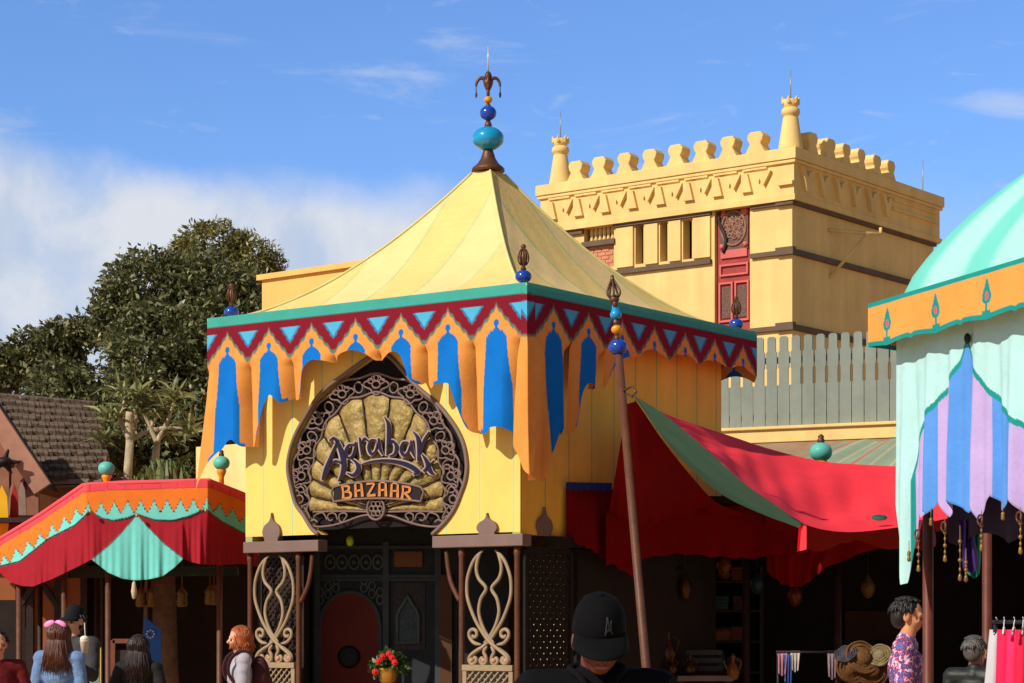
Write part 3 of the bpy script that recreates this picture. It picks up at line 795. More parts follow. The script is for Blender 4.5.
# slit windows and shutter opening are cut out of the sunlit wall: build it as strips
sl_ = [(635.5, 643.5), (660, 667.5), (683, 692)]
openings = []   # (y0, y1, z0, z1)
for a, c in sl_:
    ya, yb = tf(a, 240, Wi)[0], tf(c, 240, Wi)[0]
    openings.append((yb, ya, tf((a+c)/2, 264-(a-635)*.10, Wi)[1], tf((a+c)/2, 224-(a-635)*.10, Wi)[1]))
py0, py1 = tf(750, 260, Wi)[0], tf(714.6, 260, Wi)[0]
openings.append((py0, py1, tf(730, 345, Wi)[1], tf(730, 203.5, Wi)[1]))
wy0, wy1 = tf(614, 235, Wi)[0], tf(584, 235, Wi)[0]
openings.append((wy0, wy1, tf(600, 268, Wi)[1], tf(600, 222, Wi)[1]))
ys = sorted({Wi, TL-Wi} | {o[0] for o in openings} | {o[1] for o in openings})
for i in range(len(ys)-1):
    ya, yb = ys[i], ys[i+1]; op = [o for o in openings if o[0] <= ya+1e-6 and o[1] >= yb-1e-6]
    spans = [(0, zf)]
    if op: spans = [(0, op[0][2]), (op[0][3], zf)]
    for z0, z1 in spans: b.add([(Wi, ya, z0), (Wi, yb, z0), (Wi, yb, z1), (Wi, ya, z1)], [(0,1,2,3)])
for y0_, y1_, z0, z1 in openings:
    q = [(y0_, z0), (y1_, z0), (y1_, z1), (y0_, z1)]
    for k in range(4):
        (a1, c1), (a2, c2) = q[k], q[(k+1) % 4]
        b.add([(Wi, a1, c1), (Wi, a2, c2), (Wi+.24, a2, c2), (Wi+.24, a1, c1)], [(0,1,2,3)])
for (x0, y0_), (x1, y1_) in (((Wi, Wi), (TR-Wi, Wi)), ((TR-Wi, Wi), (TR-Wi, TL-Wi)), ((TR-Wi, TL-Wi), (Wi, TL-Wi))):
    b.add([(x0,y0_,0),(x1,y1_,0),(x1,y1_,zf),(x0,y0_,zf)], [(0,1,2,3)])
b.build('tower_wall', stucco, tower)
k_ = MB(); k_.box((Wi+.265, TL/2, 8.0), (.06, TL-2*Wi-.1, 2.6)); k_.build('dark_interior', M('dark interior', (.016,.011,.009), .9), tower)
# frieze and cornice
f = MB(); f.box((TR/2, TL/2, (zf+zc2)/2), (TR-.1, TL-.1, zc2-zf)); f.box((TR/2, TL/2, (zf+zf2)/2), (TR-.03, TL-.03, zf-zf2+.03))
f.build('frieze', stucco, tower)
f = MB(); f.box((TR/2, TL/2, (zc+zc2)/2), (TR+.05, TL+.05, zc-zc2)); f.box((TR/2, TL/2, zc2-.035), (TR+.0, TL+.0, .06)); f.build('cornice', stucco, tower, bevel=.012)
# reliefs on the frieze
rl = MB(); n = 8
for i in range(n):
    yc = lerp(.45, TL-.30, (i+.35)/n); zt_ = zc2-.06; s = (TL-.75)/n
    X0 = .05
    # wedge pointing down
    tri = [(yc-s*.26, zt_-.10), (yc+s*.22, zt_-.10), (yc-s*.02, zt_-.36)]
    rl.prism(tri, lambda a, c, t: (t, a, c), X0-.075, X0+.01)
    rl.prism([(a, c) for a, c in ((yc+s*.10, zt_-.09), (yc+s*.34, zt_-.09), (yc+s*.30, zt_-.20), (yc+s*.16, zt_-.30))], lambda a, c, t: (t, a, c), X0-.04, X0+.01)
    # stepped block
    yb = yc+s*.58
    rl.prism([(yb-s*.20, zt_-.44), (yb+s*.14, zt_-.44), (yb+s*.14, zt_-.10), (yb-s*.06, zt_-.10)], lambda a, c, t: (t, a, c), X0-.07, X0+.01)
    rl.box((X0-.015, yc+s*.3, zt_-.03), (.05, s*.8, .035))
rl.prism([(.05,zt_-.40),(.36,zt_-.40),(.36,zt_-.33),(.05,zt_-.33)], lambda a, c, t: (t, a, c), -.02, .06)
rl.build('frieze_relief', stucco, tower)
rr = MB()
for i in range(6):
    xc = .42+i*.62
    rr.prism([(xc-.20,zt_-.06),(xc-.08,zt_-.30),(xc-.03,zt_-.48),(xc+.05,zt_-.48),(xc+.08,zt_-.28),(xc+.22,zt_-.06),(xc+.08,zt_-.13),(xc+.01,zt_-.24),(xc-.06,zt_-.13)], lambda a, c, t: (a, t, c), -.03, .06)
rr.box((TR-1.15, .03, zt_-.28), (1.9, .06, .05)); rr.box((TR-1.15, .035, zt_-.10), (1.9, .05, .04)); rr.build('palm_relief', stucco, tower)
# bands
bd_ = MB()
def band_left(pxa, pxb, ya_, th, out):
    y0_, z0 = tf(pxa, ya_, Wi); y1_, _ = tf(pxb, ya_, Wi)
    bd_.box((Wi-out/2+.01, (y0_+y1_)/2, z0), (out+.02, abs(y1_-y0_), th))
for pcorner in (201.5, 251.5, 327):
    z = tf(795, pcorner, Wi)[1]
    yl1 = tf(752, 210, Wi)[0]; y3_ = tf(778, 210, Wi)[0]
    bd_.box((Wi-.03, (yl1+y3_)/2, z), (.08, abs(yl1-y3_), .085)); bd_.box((Wi-.045, (Wi-.07+y3_)/2, z+.02), (.11, abs(y3_-Wi+.07), .14))
    bd_.box(((Wi+TR-Wi)/2, Wi-.036, z), (TR-2*Wi-.02, .08, .10))
    if pcorner < 300:
        a, c = tf(614.5, 230, Wi)[0], tf(712, 230, Wi)[0]
        bd_.box((Wi-.03, (a+c)/2, z), (.08, abs(a-c), .085))
        a, c = tf(560, 230, Wi)[0], tf(584, 230, Wi)[0]
        bd_.box((Wi-.03, (a+c)/2, z-.03), (.08, abs(a-c), .085))
bd_.build('wall_band', band, tower)
# raised pilasters between the slits
pp = MB()
for a, c in ((617, 634), (645.5, 658.5), (669.5, 681.5), (694, 711)):
    ya, yb = tf(a, 240, Wi)[0], tf(c, 240, Wi)[0]; zlo = tf(665, 262.5, Wi)[1]; zhi = tf(665, 222.5, Wi)[1]
    pp.box((Wi-.02, (ya+yb)/2, (zlo+zhi)/2), (.05, abs(ya-yb), zhi-zlo))
pp.build('pilaster', stucco, tower)
# red carved shutter
red_p = M('old red paint', hx(158, 64, 62), .65, var=.2, scale=6, bump=.1); pink_p = M('pink red paint', hx(212, 104, 100), .65, var=.12)
grey_p = M('carved grey wood', hx(112, 84, 74), .7, var=.35, scale=20, bump=.6, bscale=30)
sh = thing('shutter_panel', None, None); sh.parent = tower; FRAMES[sh.name] = FRAMES[tower.name]
pw = py1-py0; pc = (py0+py1)/2; zT, zB = openings[3][3], openings[3][2]
m = MB(); m.box((Wi+.12, pc, (zT+zB)/2), (.06, pw-.02, zT-zB-.02)); m.build('panel_board', red_p, sh)
def pz(py): return tf(732, py, Wi+.1)[1]
for bx in (((Wi+.08, pc, (pz(209)+pz(250))/2), (.05, pw*.80, pz(209)-pz(250))), ((Wi+.085, pc-pw*.22, (pz(287)+pz(318))/2), (.04, pw*.26, pz(287)-pz(318))), ((Wi+.085, pc+pw*.22, (pz(287)+pz(318))/2), (.04, pw*.26, pz(287)-pz(318)))):
    m = MB(); m.box(*bx); m.build('carved_inset', grey_p, sh)
m = MB(); m.box((Wi+.075, pc, (pz(250)+pz(258))/2), (.05, pw*.74, pz(250)-pz(258))); m.build('pink_moulding', pink_p, sh)
for sy in (-1, 1):
    for r_, k_, py_ in ((.075, .31, 213.5), (.05, .33, 246)):
        m = MB(); m.lathe([(r_,-.03),(r_*.9,.03)], m=Matrix.Translation((Wi+.055, pc+sy*pw*k_, pz(py_))) @ Matrix.Rotation(R(-90), 4, 'Y'), n=14); m.build('pink_boss', pink_p, sh)
def ringbox(y0_, y1_, z0, z1, t=.035, x=Wi+.07):
    m = MB()
    for z in (z0, z1): m.box((x, (y0_+y1_)/2, z), (.05, abs(y1_-y0_)+t, t))
    for y in (y0_, y1_): m.box((x-.002, y, (z0+z1)/2), (.05, t, abs(z1-z0)))
    m.build('pink_moulding', pink_p, sh)
ringbox(pc-pw*.38, pc+pw*.38, pz(265), pz(275)); ringbox(pc-pw*.40, pc-pw*.05, pz(283), pz(321)); ringbox(pc+pw*.05, pc+pw*.40, pz(283), pz(321))
m = MB()
cz = (pz(212)+pz(246))/2; hr = (pz(212)-pz(246))/2
gm = np.random.default_rng(8)
for k in range(34):
    a = gm.uniform(0, 6.28); q0 = .85*math.sqrt(gm.random()); t0 = gm.uniform(0, 6.28); rr_ = gm.uniform(.05, .10)
    m.tube([(Wi+.05, pc+pw*.32*q0*math.cos(a)+rr_*(1-.5*q)*math.cos(t0+q*4.5), cz+hr*q0*.9*math.sin(a)+rr_*(1-.5*q)*math.sin(t0+q*4.5)) for q in np.linspace(0, 1, 10)], .016, 5)
m.tube([(Wi+.05, pc+pw*.34*math.cos(a), cz+hr*math.sin(a)) for a in np.linspace(0, 2*math.pi, 40)[:-1]], .025, 6, closed=True)
m.build('carved_medallion', M('worn carved wood', hx(150, 110, 92), .7, var=.4, scale=20), sh)
m = MB(); m.tube([(Wi+.035, pc+pw*(.30 if q < .5 else .30)+.10*math.sin(q*6.2)*pw, lerp(pz(206), pz(252), q)) for q in np.linspace(0, 1, 24)], .035, 8); m.build('dark_moulding', M('dark moulding', hx(50, 36, 34), .6), sh)
# balustrade window and brick below
br = M('pink brick', hx(206, 140, 108), .9, var=.2)
m = MB(); zsill = tf(600, 243, Wi)[1]
m.box((Wi+.10, (wy0+wy1)/2, (openings[4][2]+zsill)/2), (.06, wy1-wy0-.01, zsill-openings[4][2]-.03))
bk = m.build('brick_infill', br, tower)
m = MB()
for r_ in range(6):
    for c_ in range(4):
        y = wy0+.02+(c_+.5+(.25 if r_ % 2 else -.25))*(wy1-wy0)/4
        z = openings[4][2]+.03+r_*.075
        if wy0+.08 < y < wy1-.08 and z < zsill-.06: m.box((Wi+.065, y, z+.02), (.02, (wy1-wy0)/4-.025, .055))
m.build('brick_course', br, bk)
m = MB(); m.box((Wi+.02, (wy0+wy1)/2, zsill), (.14, wy1-wy0+.06, .10)); m.build('window_sill', band, tower)
m = MB()
for i in range(6):
    y = lerp(wy0+.06, wy1-.06, (i+.5)/6); h = openings[4][3]-zsill
    m.lathe([(.02,.05),(.045,.09),(.03,h*.35),(.045,h*.6),(.028,h*.85),(.03,h)], (Wi+.12, y, zsill), 10)
m.build('baluster', stucco, tower)
# merlons
def merlon(c, along, h, w, t):
    o = [(-.5,0),(.5,0),(.42,.14),(.26,.44),(.36,.60),(.40,.80),(.26,1.0),(-.26,1.0),(-.40,.80),(-.36,.60),(-.26,.44),(-.42,.14)]
    m = MB()
    if along == 'y': m.prism([(a*w, b_*h) for a, b_ in o], lambda a, b_, q: (c[0]+q, c[1]+a, c[2]+b_), -t/2, t/2)
    else: m.prism([(a*w, b_*h) for a, b_ in o], lambda a, b_, q: (c[0]+a, c[1]+q, c[2]+b_), -t/2, t/2)
    return m
for px in (579.5, 603, 628.2, 653.5, 679.2, 705, 731.5, 759):
    merlon((.16, tf(px, 170, .16)[0], zc-.01+rnd.uniform(-.012,.008)), 'y', .40, rnd.uniform(.40,.45), .30).build('merlon', stucco, tower, bevel=.02)
for px in (806.6, 824.5, 840, 855, 870.6, 884.7):
    merlon((trt(px, 155, .16)[0], .16, zc-.01+rnd.uniform(-.012,.008)), 'x', .40, rnd.uniform(.40,.45), .30).build('merlon', stucco, tower, bevel=.02)
for i in range(7):
    merlon((lerp(.8, TR-.8, i/6), TL-.16, zc-.01+rnd.uniform(-.012,.008)), 'x', .40, rnd.uniform(.40,.45), .30).build('merlon', stucco, tower, bevel=.02)
def pinnacle(c):
    f = thing('corner_pinnacle', None, None); f.parent = tower; FRAMES[f.name] = FRAMES[tower.name]
    m = MB(); m.lathe([(.235,0),(.225,.05),(.14,.60),(.125,.63),(.16,.65),(.175,.70),(.16,.76),(.12,.79)], c, 24)
    m.lathe([(.12,.78),(.13,.82),(.17,.92),(.14,.93),(.05,.85)], c, 24)
    for k in range(6):
        a = k*math.pi/3+.3; m.capsule((c[0]+.13*math.cos(a), c[1]+.13*math.sin(a), c[2]+.88), (c[0]+.155*math.cos(a), c[1]+.155*math.sin(a), c[2]+.97), .05, .015, 8)
    m.build('pinnacle_body', stucco, f)
    m = MB(); m.tube([(c[0], c[1], c[2]+.9), (c[0], c[1], c[2]+1.48)], [.012, .006], 6); m.build('lightning_rod', M('grey metal', (.35,.36,.38), .4, metal=.5), f)
pinnacle((.22, .22, zc-.01)); pinnacle((.26, tf(560.5, 180, .26)[0], zc-.01))
m = MB(); xr = TR-.3; m.tube([(xr, .3, zc), (xr, .3, zc+.75)], [.012, .006], 6); m.build('roof_rod', M('grey metal'), tower)
# lamp bracket on the shaded face
m = MB(); a = trt(831, 232, Wi); c = trt(872, 246, Wi-.0); d_ = trt(832, 276, Wi)
arm = Vector((a[0]+.55, Wi-.75, a[1]-.05))
m.tube([(a[0]-.1, Wi, a[1]+.02), arm], .035, 8); m.tube([(d_[0]-.1, Wi, d_[1]-.05), Vector((a[0]-.1, Wi, a[1])).lerp(arm, .75)], .03, 8); m.tube([arm, arm+Vector((0,0,.13))], .03, 8)
m.build('wall_bracket', stucco, tower)

# ================================================================== BLOCKS BEHIND THE PAVILION
def block(name, label, pxl, pxr, Yl, Yr, pytop, mat, depth=5.0, lip=True, parts=None):
    a, b_ = at(pxl, pytop, Yl), at(pxr, pytop, Yr); top = a.z
    d = (b_-a); d.z = 0; L_ = d.length; d.normalize(); n = Vector((-d.y, d.x, 0))
    rz = math.atan2(d.y, d.x)
    t = thing(name, label, 'building', (a.x, a.y, 0), rz)
    m = MB(); m.box((L_/2, depth/2, top/2), (L_, depth, top)); m.build('building_wall', mat, t)
    if lip:
        m = MB(); m.box((L_/2, depth/2, top+.04), (L_+.12, depth+.12, .08)); m.build('parapet_cap', mat, t)
    return t, L_, top
block('plain_building', 'plain tan flat-topped block behind the left slope of the yellow tent roof', 262, 420, 33.0, 31.0, 280.5, M('tan stucco', hx(240, 190, 110), .85, var=.08, scale=1, streak=.08))
block('low_building', 'low cream wall block between the striped market stall and the pavilion', 196, 300, 31.5, 30.2, 447, M('pale cream stucco', hx(248, 222, 150), .85, var=.08, scale=1.3, streak=.1), depth=1.5, lip=False)

# ---- parapet building with the picket fence on its roof, right of the pavilion
A, B = at(690, 429.5, 32.6), at(990, 420, 30.6)
zpar = (A.z+B.z)/2; A.z = B.z = 0
d = B-A; LP = d.length; rzp = math.atan2(d.y, d.x)
par = thing('flat_roof_shop', 'flat-roofed shop with cream parapet under the grey picket fence', 'building', A, rzp)
m = MB(); m.box((LP/2, 2.0, zpar/2), (LP, 3.8, zpar-.4)); m.build('shop_wall', M('dim plaster', hx(120, 92, 70), .85), par)
m = MB(); m.box((LP/2, 2.0, zpar-.11), (LP+.1, 4.1, .22)); m.box((LP/2, 2.0, zpar-.01), (LP+.16, 4.2, .045)); m.build('parapet', stucco, par, bevel=.01)
P_ = []
m = MB(); ze = zpar-.22
m.add([(0,-.05,ze-.01),(LP,-.05,ze-.01),(LP,-.75,ze-.42),(0,-.75,ze-.42),(0,-.05,ze-.05),(LP,-.05,ze-.05),(LP,-.75,ze-.46),(0,-.75,ze-.46)], [(0,1,2,3),(7,6,5,4),(3,2,6,7)])
m.build('lean_to_roof', M('weathered roof sheet', hx(150, 124, 100), .8, var=.25, scale=3), par)
fence = thing('picket_fence', 'grey picket fence with notched narrow tips standing on cream parapet', 'fence', A+Vector((0,0,zpar+.012)), rzp)
fpaint = M('grey fence paint', hx(140, 147, 138), .78, var=.12, scale=3, streak=.15, bump=.05)
pit = 11.55/FOC*31.8*1.12; hf = (at(728, 342, 32.4)-at(728, 432, 32.4)).z
NPK = int(LP/pit)
pk0 = None
for i in range(NPK):
    w_ = pit*.945
    o = [(-w_/2,0),(w_/2,0),(w_/2,hf*.46),(w_*.30,hf*.48),(w_*.30,hf*.66),(w_*.46,hf*.68),(w_*.46,hf*.80),(w_*.26,hf*.835),(w_*.26,hf*.97),(w_*.12,hf),(-w_*.12,hf)]
    o = [(-w_/2,0),(w_/2,0),(w_/2,hf*.46),(w_*.40,hf*.47),(w_*.40,hf*.64),(w_*.47,hf*.655),(w_*.47,hf*.82),(w_*.36,hf*.84),(w_*.36,hf*.98),(w_*.2,hf),(-w_*.2,hf),(-w_*.36,hf*.98),(-w_*.36,hf*.84),(-w_*.47,hf*.82),(-w_*.47,hf*.655),(-w_*.40,hf*.64),(-w_*.40,hf*.47),(-w_/2,hf*.46)]
    m = MB(); m.prism([(a*rnd.uniform(.985,1.0), b_) for a, b_ in o], lambda a, b_, t: (pit*(i+.6)+a, .12+t, b_), -.012, .012+rnd.uniform(0,.004)); m.build('picket', fpaint, fence)
m = MB()
for z in (hf*.12, hf*.74): m.box((LP/2, .17, z), (LP-.1, .05, .09))
m.build('fence_rail', fpaint, fence)
# striped awning below the parapet
aw = MB(); P = []; C = []
a0, a1, a2, a3 = at(775, 468, 29.0), at(960, 468, 28.3), at(960, 438, 30.1), at(845, 441, 30.9)
for i in range(61):
    u = i/60; row = []; rc = []
    for j in range(8):
        v = j/7; p = a0.lerp(a1, u).lerp(a3.lerp(a2, u), v); p.z -= .02*math.sin(u*25)
        row.append(p); f_ = (u*9) % 1
        rc.append(hx(190, 112, 96) if .42 < f_ < .47 or .57 < f_ < .62 else (hx(196, 184, 154) if .42 < f_ < .62 else hx(150, 166, 140)))
    P.append(row); C.append(rc)
aw.grid(P, C); o = aw.build('striped_awning', M('awning canvas', vcol=True, rough=.85, var=.1, transl=.05), None)
tag(o, 'faded green awning with thin red stripes below the fence', 'awning')

def ball_finial(px, py, Y, r, label, zbase, parent=None):
    """turquoise ball on an amber cup, as on the stall roofs"""
    p = at(px, py, Y)
    f = thing('ball_finial', label, 'finial' if parent is None else None, (p.x, p.y, zbase))
    if parent is not None:
        f.parent = parent; f.location = (0,0,0); FRAMES[f.name] = FRAMES[parent.name]
    m = MB(); m.ball(p, r, r*.86, 24); m.build('ball', teal_ball, f, world=True)
    m = MB(); m.lathe([(.02,-.02),(r*.3,0),(r*.34,r*.25),(r*.22,r*.4),(r*.3,r*.55),(r*.1,r*.75)], p+Vector((0,0,r*.82)), 14); m.build('knob', bronze, f, world=True)
    m = MB(); h = p.z-r*.82-zbase; m.lathe([(r*.32,0),(r*.30,max(.01,h-r*.9)),(r*.5,max(.02,h-r*.45)),(r*.62,h-r*.1),(r*.55,h),(r*.3,h+.02)], (p.x, p.y, zbase), 16); m.build('cup', gloss_amber, f, world=True)
    return f
ball_finial(821, 452, 28.2, .145, 'turquoise ball finial with brown knob rising behind the red canopy', at(821, 470, 28.2).z)

# ================================================================== WOODEN HOUSE AT THE LEFT
shing = M('wood shingles', hx(112, 94, 80), .85, var=.45, scale=7, bump=.4, bscale=20)
barge = M('red brown boards', hx(150, 98, 78), .75, var=.25, scale=4, bump=.15)
hc = at(41, 487, 30.0)
house = thing('wooden_house', 'red-brown gabled wooden house with grey shingle roof at the left edge', 'house', (hc.x, hc.y, 0), 0)
e0, e1 = at(-70, 486, 31.2), at(113, 479, 31.2)
r0, r1 = at(-70, 388, 34.4), at(95, 402, 34.4)
rows = 12; sh_m = MB()
for k in range(rows):
    t0, t1 = k/rows, (k+1.35)/rows
    x_ = 0.0
    while x_ < 1:
        w_s = rnd.uniform(.022, .045); u0, u1 = x_, min(1, x_+w_s-.003); x_ += w_s
        jit = rnd.uniform(-.012, .012); up0 = Vector((0, -.02, .085+jit)); upt = Vector((0, 0, .015)); dt = rnd.uniform(-.012, .012)
        def q(u, t): return e0.lerp(e1, u).lerp(r0.lerp(r1, u), min(max(t, 0), 1.0))
        a, b_, c, d_ = q(u0, t0+dt)+up0, q(u1, t0+dt)+up0, q(u1, t1)+upt, q(u0, t1)+upt
        lo = Vector((0,.03,-.07)); sh_m.add([a, b_, c, d_, a+lo, b_+lo], [(0,1,2,3), (4,5,1,0)])
sh_m.build('shingle_roof', shing, house, world=True)
m = MB(); dn = Vector((0, .02, -.06)); m.add([e0+dn, e1+dn, r1+dn, r0+dn], [(3,2,1,0)]); m.build('roof_deck', darkwood, house, world=True)
g0, gt = at(41, 487, 30.0), at(-20, 394, 30.0); gl = Vector((2*gt.x-g0.x, g0.y, g0.z))
m = MB(); m.bar(g0+Vector((.04,-.06,-.03)), gt+Vector((.0,-.06,0)), .12, .26); m.build('bargeboard', M('pale red brown boards', hx(176, 128, 108), .75, var=.2, scale=4, bump=.15), house, world=True)
m = MB(); m.bar(gl+Vector((-.04,-.06,-.03)), gt+Vector((.0,-.058,0)), .12, .26); m.build('bargeboard', M('pale red brown boards'), house, world=True)
m = MB(); gb = Vector((0, 1.2, 0))
m.add([g0, gt, gt+gb, g0+gb], [(0,1,2,3)]); m.add([gl, gt, gt+gb, gl+gb], [(3,2,1,0)]); m.build('gable_roof', darkwood, house, world=True)
m = MB(); wy = 30.1
m.add([(g0.x-.04, wy, 0), (gl.x+.04, wy, 0), (gl.x+.04, wy, g0.z-.08), (gt.x, wy, gt.z-.1), (g0.x-.04, wy, g0.z-.08)], [(4,3,2,1,0)])
m.add([(g0.x-.04, wy, 0), (g0.x-.04, wy, g0.z-.08), (g0.x-.04, wy+1.3, g0.z-.08), (g0.x-.04, wy+1.3, 0)], [(0,1,2,3)])
m.box((e1.x-1.4, 32.3, 1.9), (2.9, .1, 3.8)); m.build('house_wall', barge, house, world=True)
m = MB()
for k in range(9):
    x = g0.x-.13-k*.2; zt9 = lerp(gt.z, g0.z, abs(x-gt.x)/(g0.x-gt.x))-.24; m.box((x, wy-.03, zt9/2), (.165, .05, zt9))
m.build('wall_boards', barge, house, world=True)
m = MB(); c = at(4, 462, 29.75); m.ball(c, .12, .07, 14)
for a in range(5): m.capsule(c, c+Vector((.2*math.cos(a*1.3), 0, .16*math.sin(a*1.3))), .05, .02, 8)
m.build('carved_ornament', M('black carving', hx(38, 26, 24), .6), house, world=True)
for px in (22, 13):
    m = MB(); m.prism([(-.05,0),(.05,0),(.06,.5),(.04,.75),(0,.85),(-.04,.75),(-.06,.5)], lambda a, b_, t, px=px: (at(px, 545, 29.6).x+a, 29.6+t, at(px, 545, 29.6).z+b_), -.02, .02)
    m.build('carved_board', M('grey carved board', hx(142, 116, 104), .75, var=.3), house, world=True)
m = MB(); m.bar(at(46,484,31.3), at(104,481,31.3), .1, .1); m.build('eave_beam', M('pale eave beam', hx(150, 130, 108), .8, var=.3), house, world=True)
pn = MB(); c = at(2, 485, 28.6)
pn.prism([(0,0),(.07,-.15),(.09,-.5),(.05,-.85),(-.02,-.9),(-.09,-.55),(-.06,-.15)], lambda a, b_, t: (c.x+a, c.y+t, c.z+b_), -.015, .015)
o = pn.build('hanging_pennant', M('yellow pennant cloth', hx(236, 186, 30), .8, var=.1, transl=.1)); tag(o, 'narrow yellow pennant hanging before the wooden house at far left', 'pennant')
pn = MB(); pn.prism([(0,.03),(.05,-.15),(.06,-.5),(.03,-.8),(-.03,-.8),(-.06,-.5),(-.04,-.15)], lambda a, b_, t: (c.x+.13+a, c.y+.12+t, c.z+b_), -.015, .015)
o = pn.build('hanging_pennant', M('red pennant cloth', hx(170, 40, 26), .8, var=.1, transl=.1)); tag(o, 'narrow dark red pennant hanging just right of the yellow one', 'pennant')

# ================================================================== TREES
def leaf_mesh(blobs, count, size, base, spread, seed, droop=.3, narrow=.42, fill=.35, skip=None):
    """many folded leaves through the volume of the blobs (centre, radii); colour varies per leaf"""
    g = np.random.default_rng(seed)
    vol = np.array([r[0]*r[1]*r[2] for _, r in blobs])**.75; vol /= vol.sum()
    idx = g.choice(len(blobs), count, p=vol)
    C = np.array([b_[0] for b_ in blobs], float)[idx]; Rr = np.array([b_[1] for b_ in blobs], float)[idx]
    d = g.normal(size=(count, 3)); d /= np.linalg.norm(d, axis=1)[:, None]
    rad_ = 1-fill*g.random(count)**1.6+.10*g.normal(size=count)*.6
    # clumpy: snap directions toward random twig points
    tw = g.normal(size=(len(blobs)*46, 3)); tw /= np.linalg.norm(tw, axis=1)[:, None]
    tk = g.integers(0, 46, count)+idx*46
    d = d*.30+tw[tk]*.85; d /= np.linalg.norm(d, axis=1)[:, None]
    rad_ = rad_*(.86+.22*((tk*7919) % 97)/97)
    P = C+d*Rr*rad_[:, None]
    ax = d*.5+g.normal(size=(count, 3))*.75; ax[:, 2] -= droop; ax /= np.linalg.norm(ax, axis=1)[:, None]
    sd = np.cross(ax, g.normal(size=(count, 3))); sd /= np.linalg.norm(sd, axis=1)[:, None]
    nn = np.cross(ax, sd); s = size*(.65+.7*g.random(count))[:, None]
    V = np.stack([P, P+ax*s*.5+sd*s*narrow*.5+nn*s*.06, P+ax*s, P+ax*s*.5-sd*s*narrow*.5+nn*s*.06], 1).reshape(-1, 3)
    shade_ = (.55+.9*g.random(count)**1.5)[:, None]; tintv = g.random((count, 1))
    col_ = (np.array(base)*(1-tintv)+np.array(spread)*tintv)*shade_
    return V, np.repeat(col_, 4, 0)
def leaves_obj(name, V, C, mat, parent=None):
    n = len(V)//4; me = bpy.data.meshes.new(name)
    me.vertices.add(len(V)); me.loops.add(len(V)); me.polygons.add(n)
    if parent is not None:
        inv = FRAMES[parent.name].inverted(); V = V+np.array(inv.translation)
    me.vertices.foreach_set('co', V.astype(np.float32).ravel()); me.loops.foreach_set('vertex_index', np.arange(len(V), dtype=np.int32))
    me.polygons.foreach_set('loop_start', np.arange(0, len(V), 4, dtype=np.int32)); me.update(calc_edges=True); me.validate()
    ca = me.color_attributes.new('Col', 'FLOAT_COLOR', 'POINT'); arr = np.ones((len(V), 4), np.float32); arr[:, :3] = C; ca.data.foreach_set('color', arr.ravel())
    me.materials.append(mat); o = bpy.data.objects.new(name, me); col.objects.link(o)
    if parent is not None: o.parent = parent; FRAMES[o.name] = FRAMES[parent.name]
    return o
leafmat = M('leaves', vcol=True, rough=.45, var=.15, spec=.45, transl=.22)
bark = M('bark', hx(120, 102, 84), .9, var=.35, scale=6, bump=.4, bscale=25)
paleb = M('pale bark', hx(188, 170, 140), .85, var=.3, scale=8, bump=.3, bscale=30)
def blob(px, py, Y, rx, rz, ry=None):
    p = at(px, py, Y); return (tuple(p), (rx/FOC*Y, (ry or rx)/FOC*Y, rz/FOC*Y))
def tree(name, label, base, trunk_r, blobs, count, size, c1, c2, seed, **kw):
    t = thing(name, label, 'tree', (base[0], base[1], 0))
    ctr = np.mean([b_[0] for b_ in blobs], 0)
    m = MB(); fork = Vector((base[0], base[1], ctr[2]*.45))
    m.tube(spline([(base[0], base[1], -.05), (base[0]+.1, base[1], fork.z*.5), fork], 10), [trunk_r*(1.15-.045*i) for i in range(10)], 10); m.build('trunk', bark, t, world=True)
    for b_ in blobs[:9]:
        c = Vector(b_[0]); mid = fork.lerp(c, .5)+Vector((0, 0, -.15))
        l = MB(); l.tube(spline([fork, mid, c], 10), [trunk_r*(.55-.048*i) for i in range(10)], 7); l.build('limb', bark, t, world=True)
    V, C = leaf_mesh(blobs, count, size, c1, c2, seed, **kw); leaves_obj('crown', V, C, leafmat, t)
    return t
G1, G2 = (.065, .092, .028), (.25, .235, .10)
bl = [blob(150,290,38,46,40), blob(205,300,38,50,46), blob(122,316,37.5,32,36), blob(165,350,37,60,48), blob(230,350,37.5,46,60), blob(106,402,36.5,38,36), blob(150,420,36,60,50), blob(215,420,36.5,44,60), blob(60,395,36.5,34,36), blob(250,310,38.5,34,40), blob(120,455,35.5,48,30), blob(180,470,36,50,30)]
tree('broadleaf_tree', 'big dark broadleaf tree behind the left market stall', (at(160,628,37).x, 37), .34, bl, 62000, .12, G1, G2, 11, fill=.5)
bl = [blob(215,246,42,36,24), blob(248,262,42,34,28), blob(190,262,42,26,24), blob(225,285,42,50,34), blob(270,285,42,22,30), blob(240,330,42,60,50)]
tree('feathery_tree', 'olive green tree whose fine-leaved top rises behind the dark broadleaf tree', (at(235,628,42).x, 42), .3, bl, 26000, .12, (.15, .15, .04), (.33, .29, .09), 12, narrow=.3)
bl = [blob(40,352,40,36,24), blob(72,336,40,30,20), blob(15,368,40,30,24), blob(58,372,40,34,16), blob(-15,375,40,30,34)]
tree('leafy_tree', 'dark tree with open twiggy crown above the shingle roof', (at(30,628,40).x, 40), .26, bl, 13000, .13, G1, G2, 13, fill=.6)
bl = [blob(-5,410,34.6,16,26), blob(12,398,34.6,14,12)]

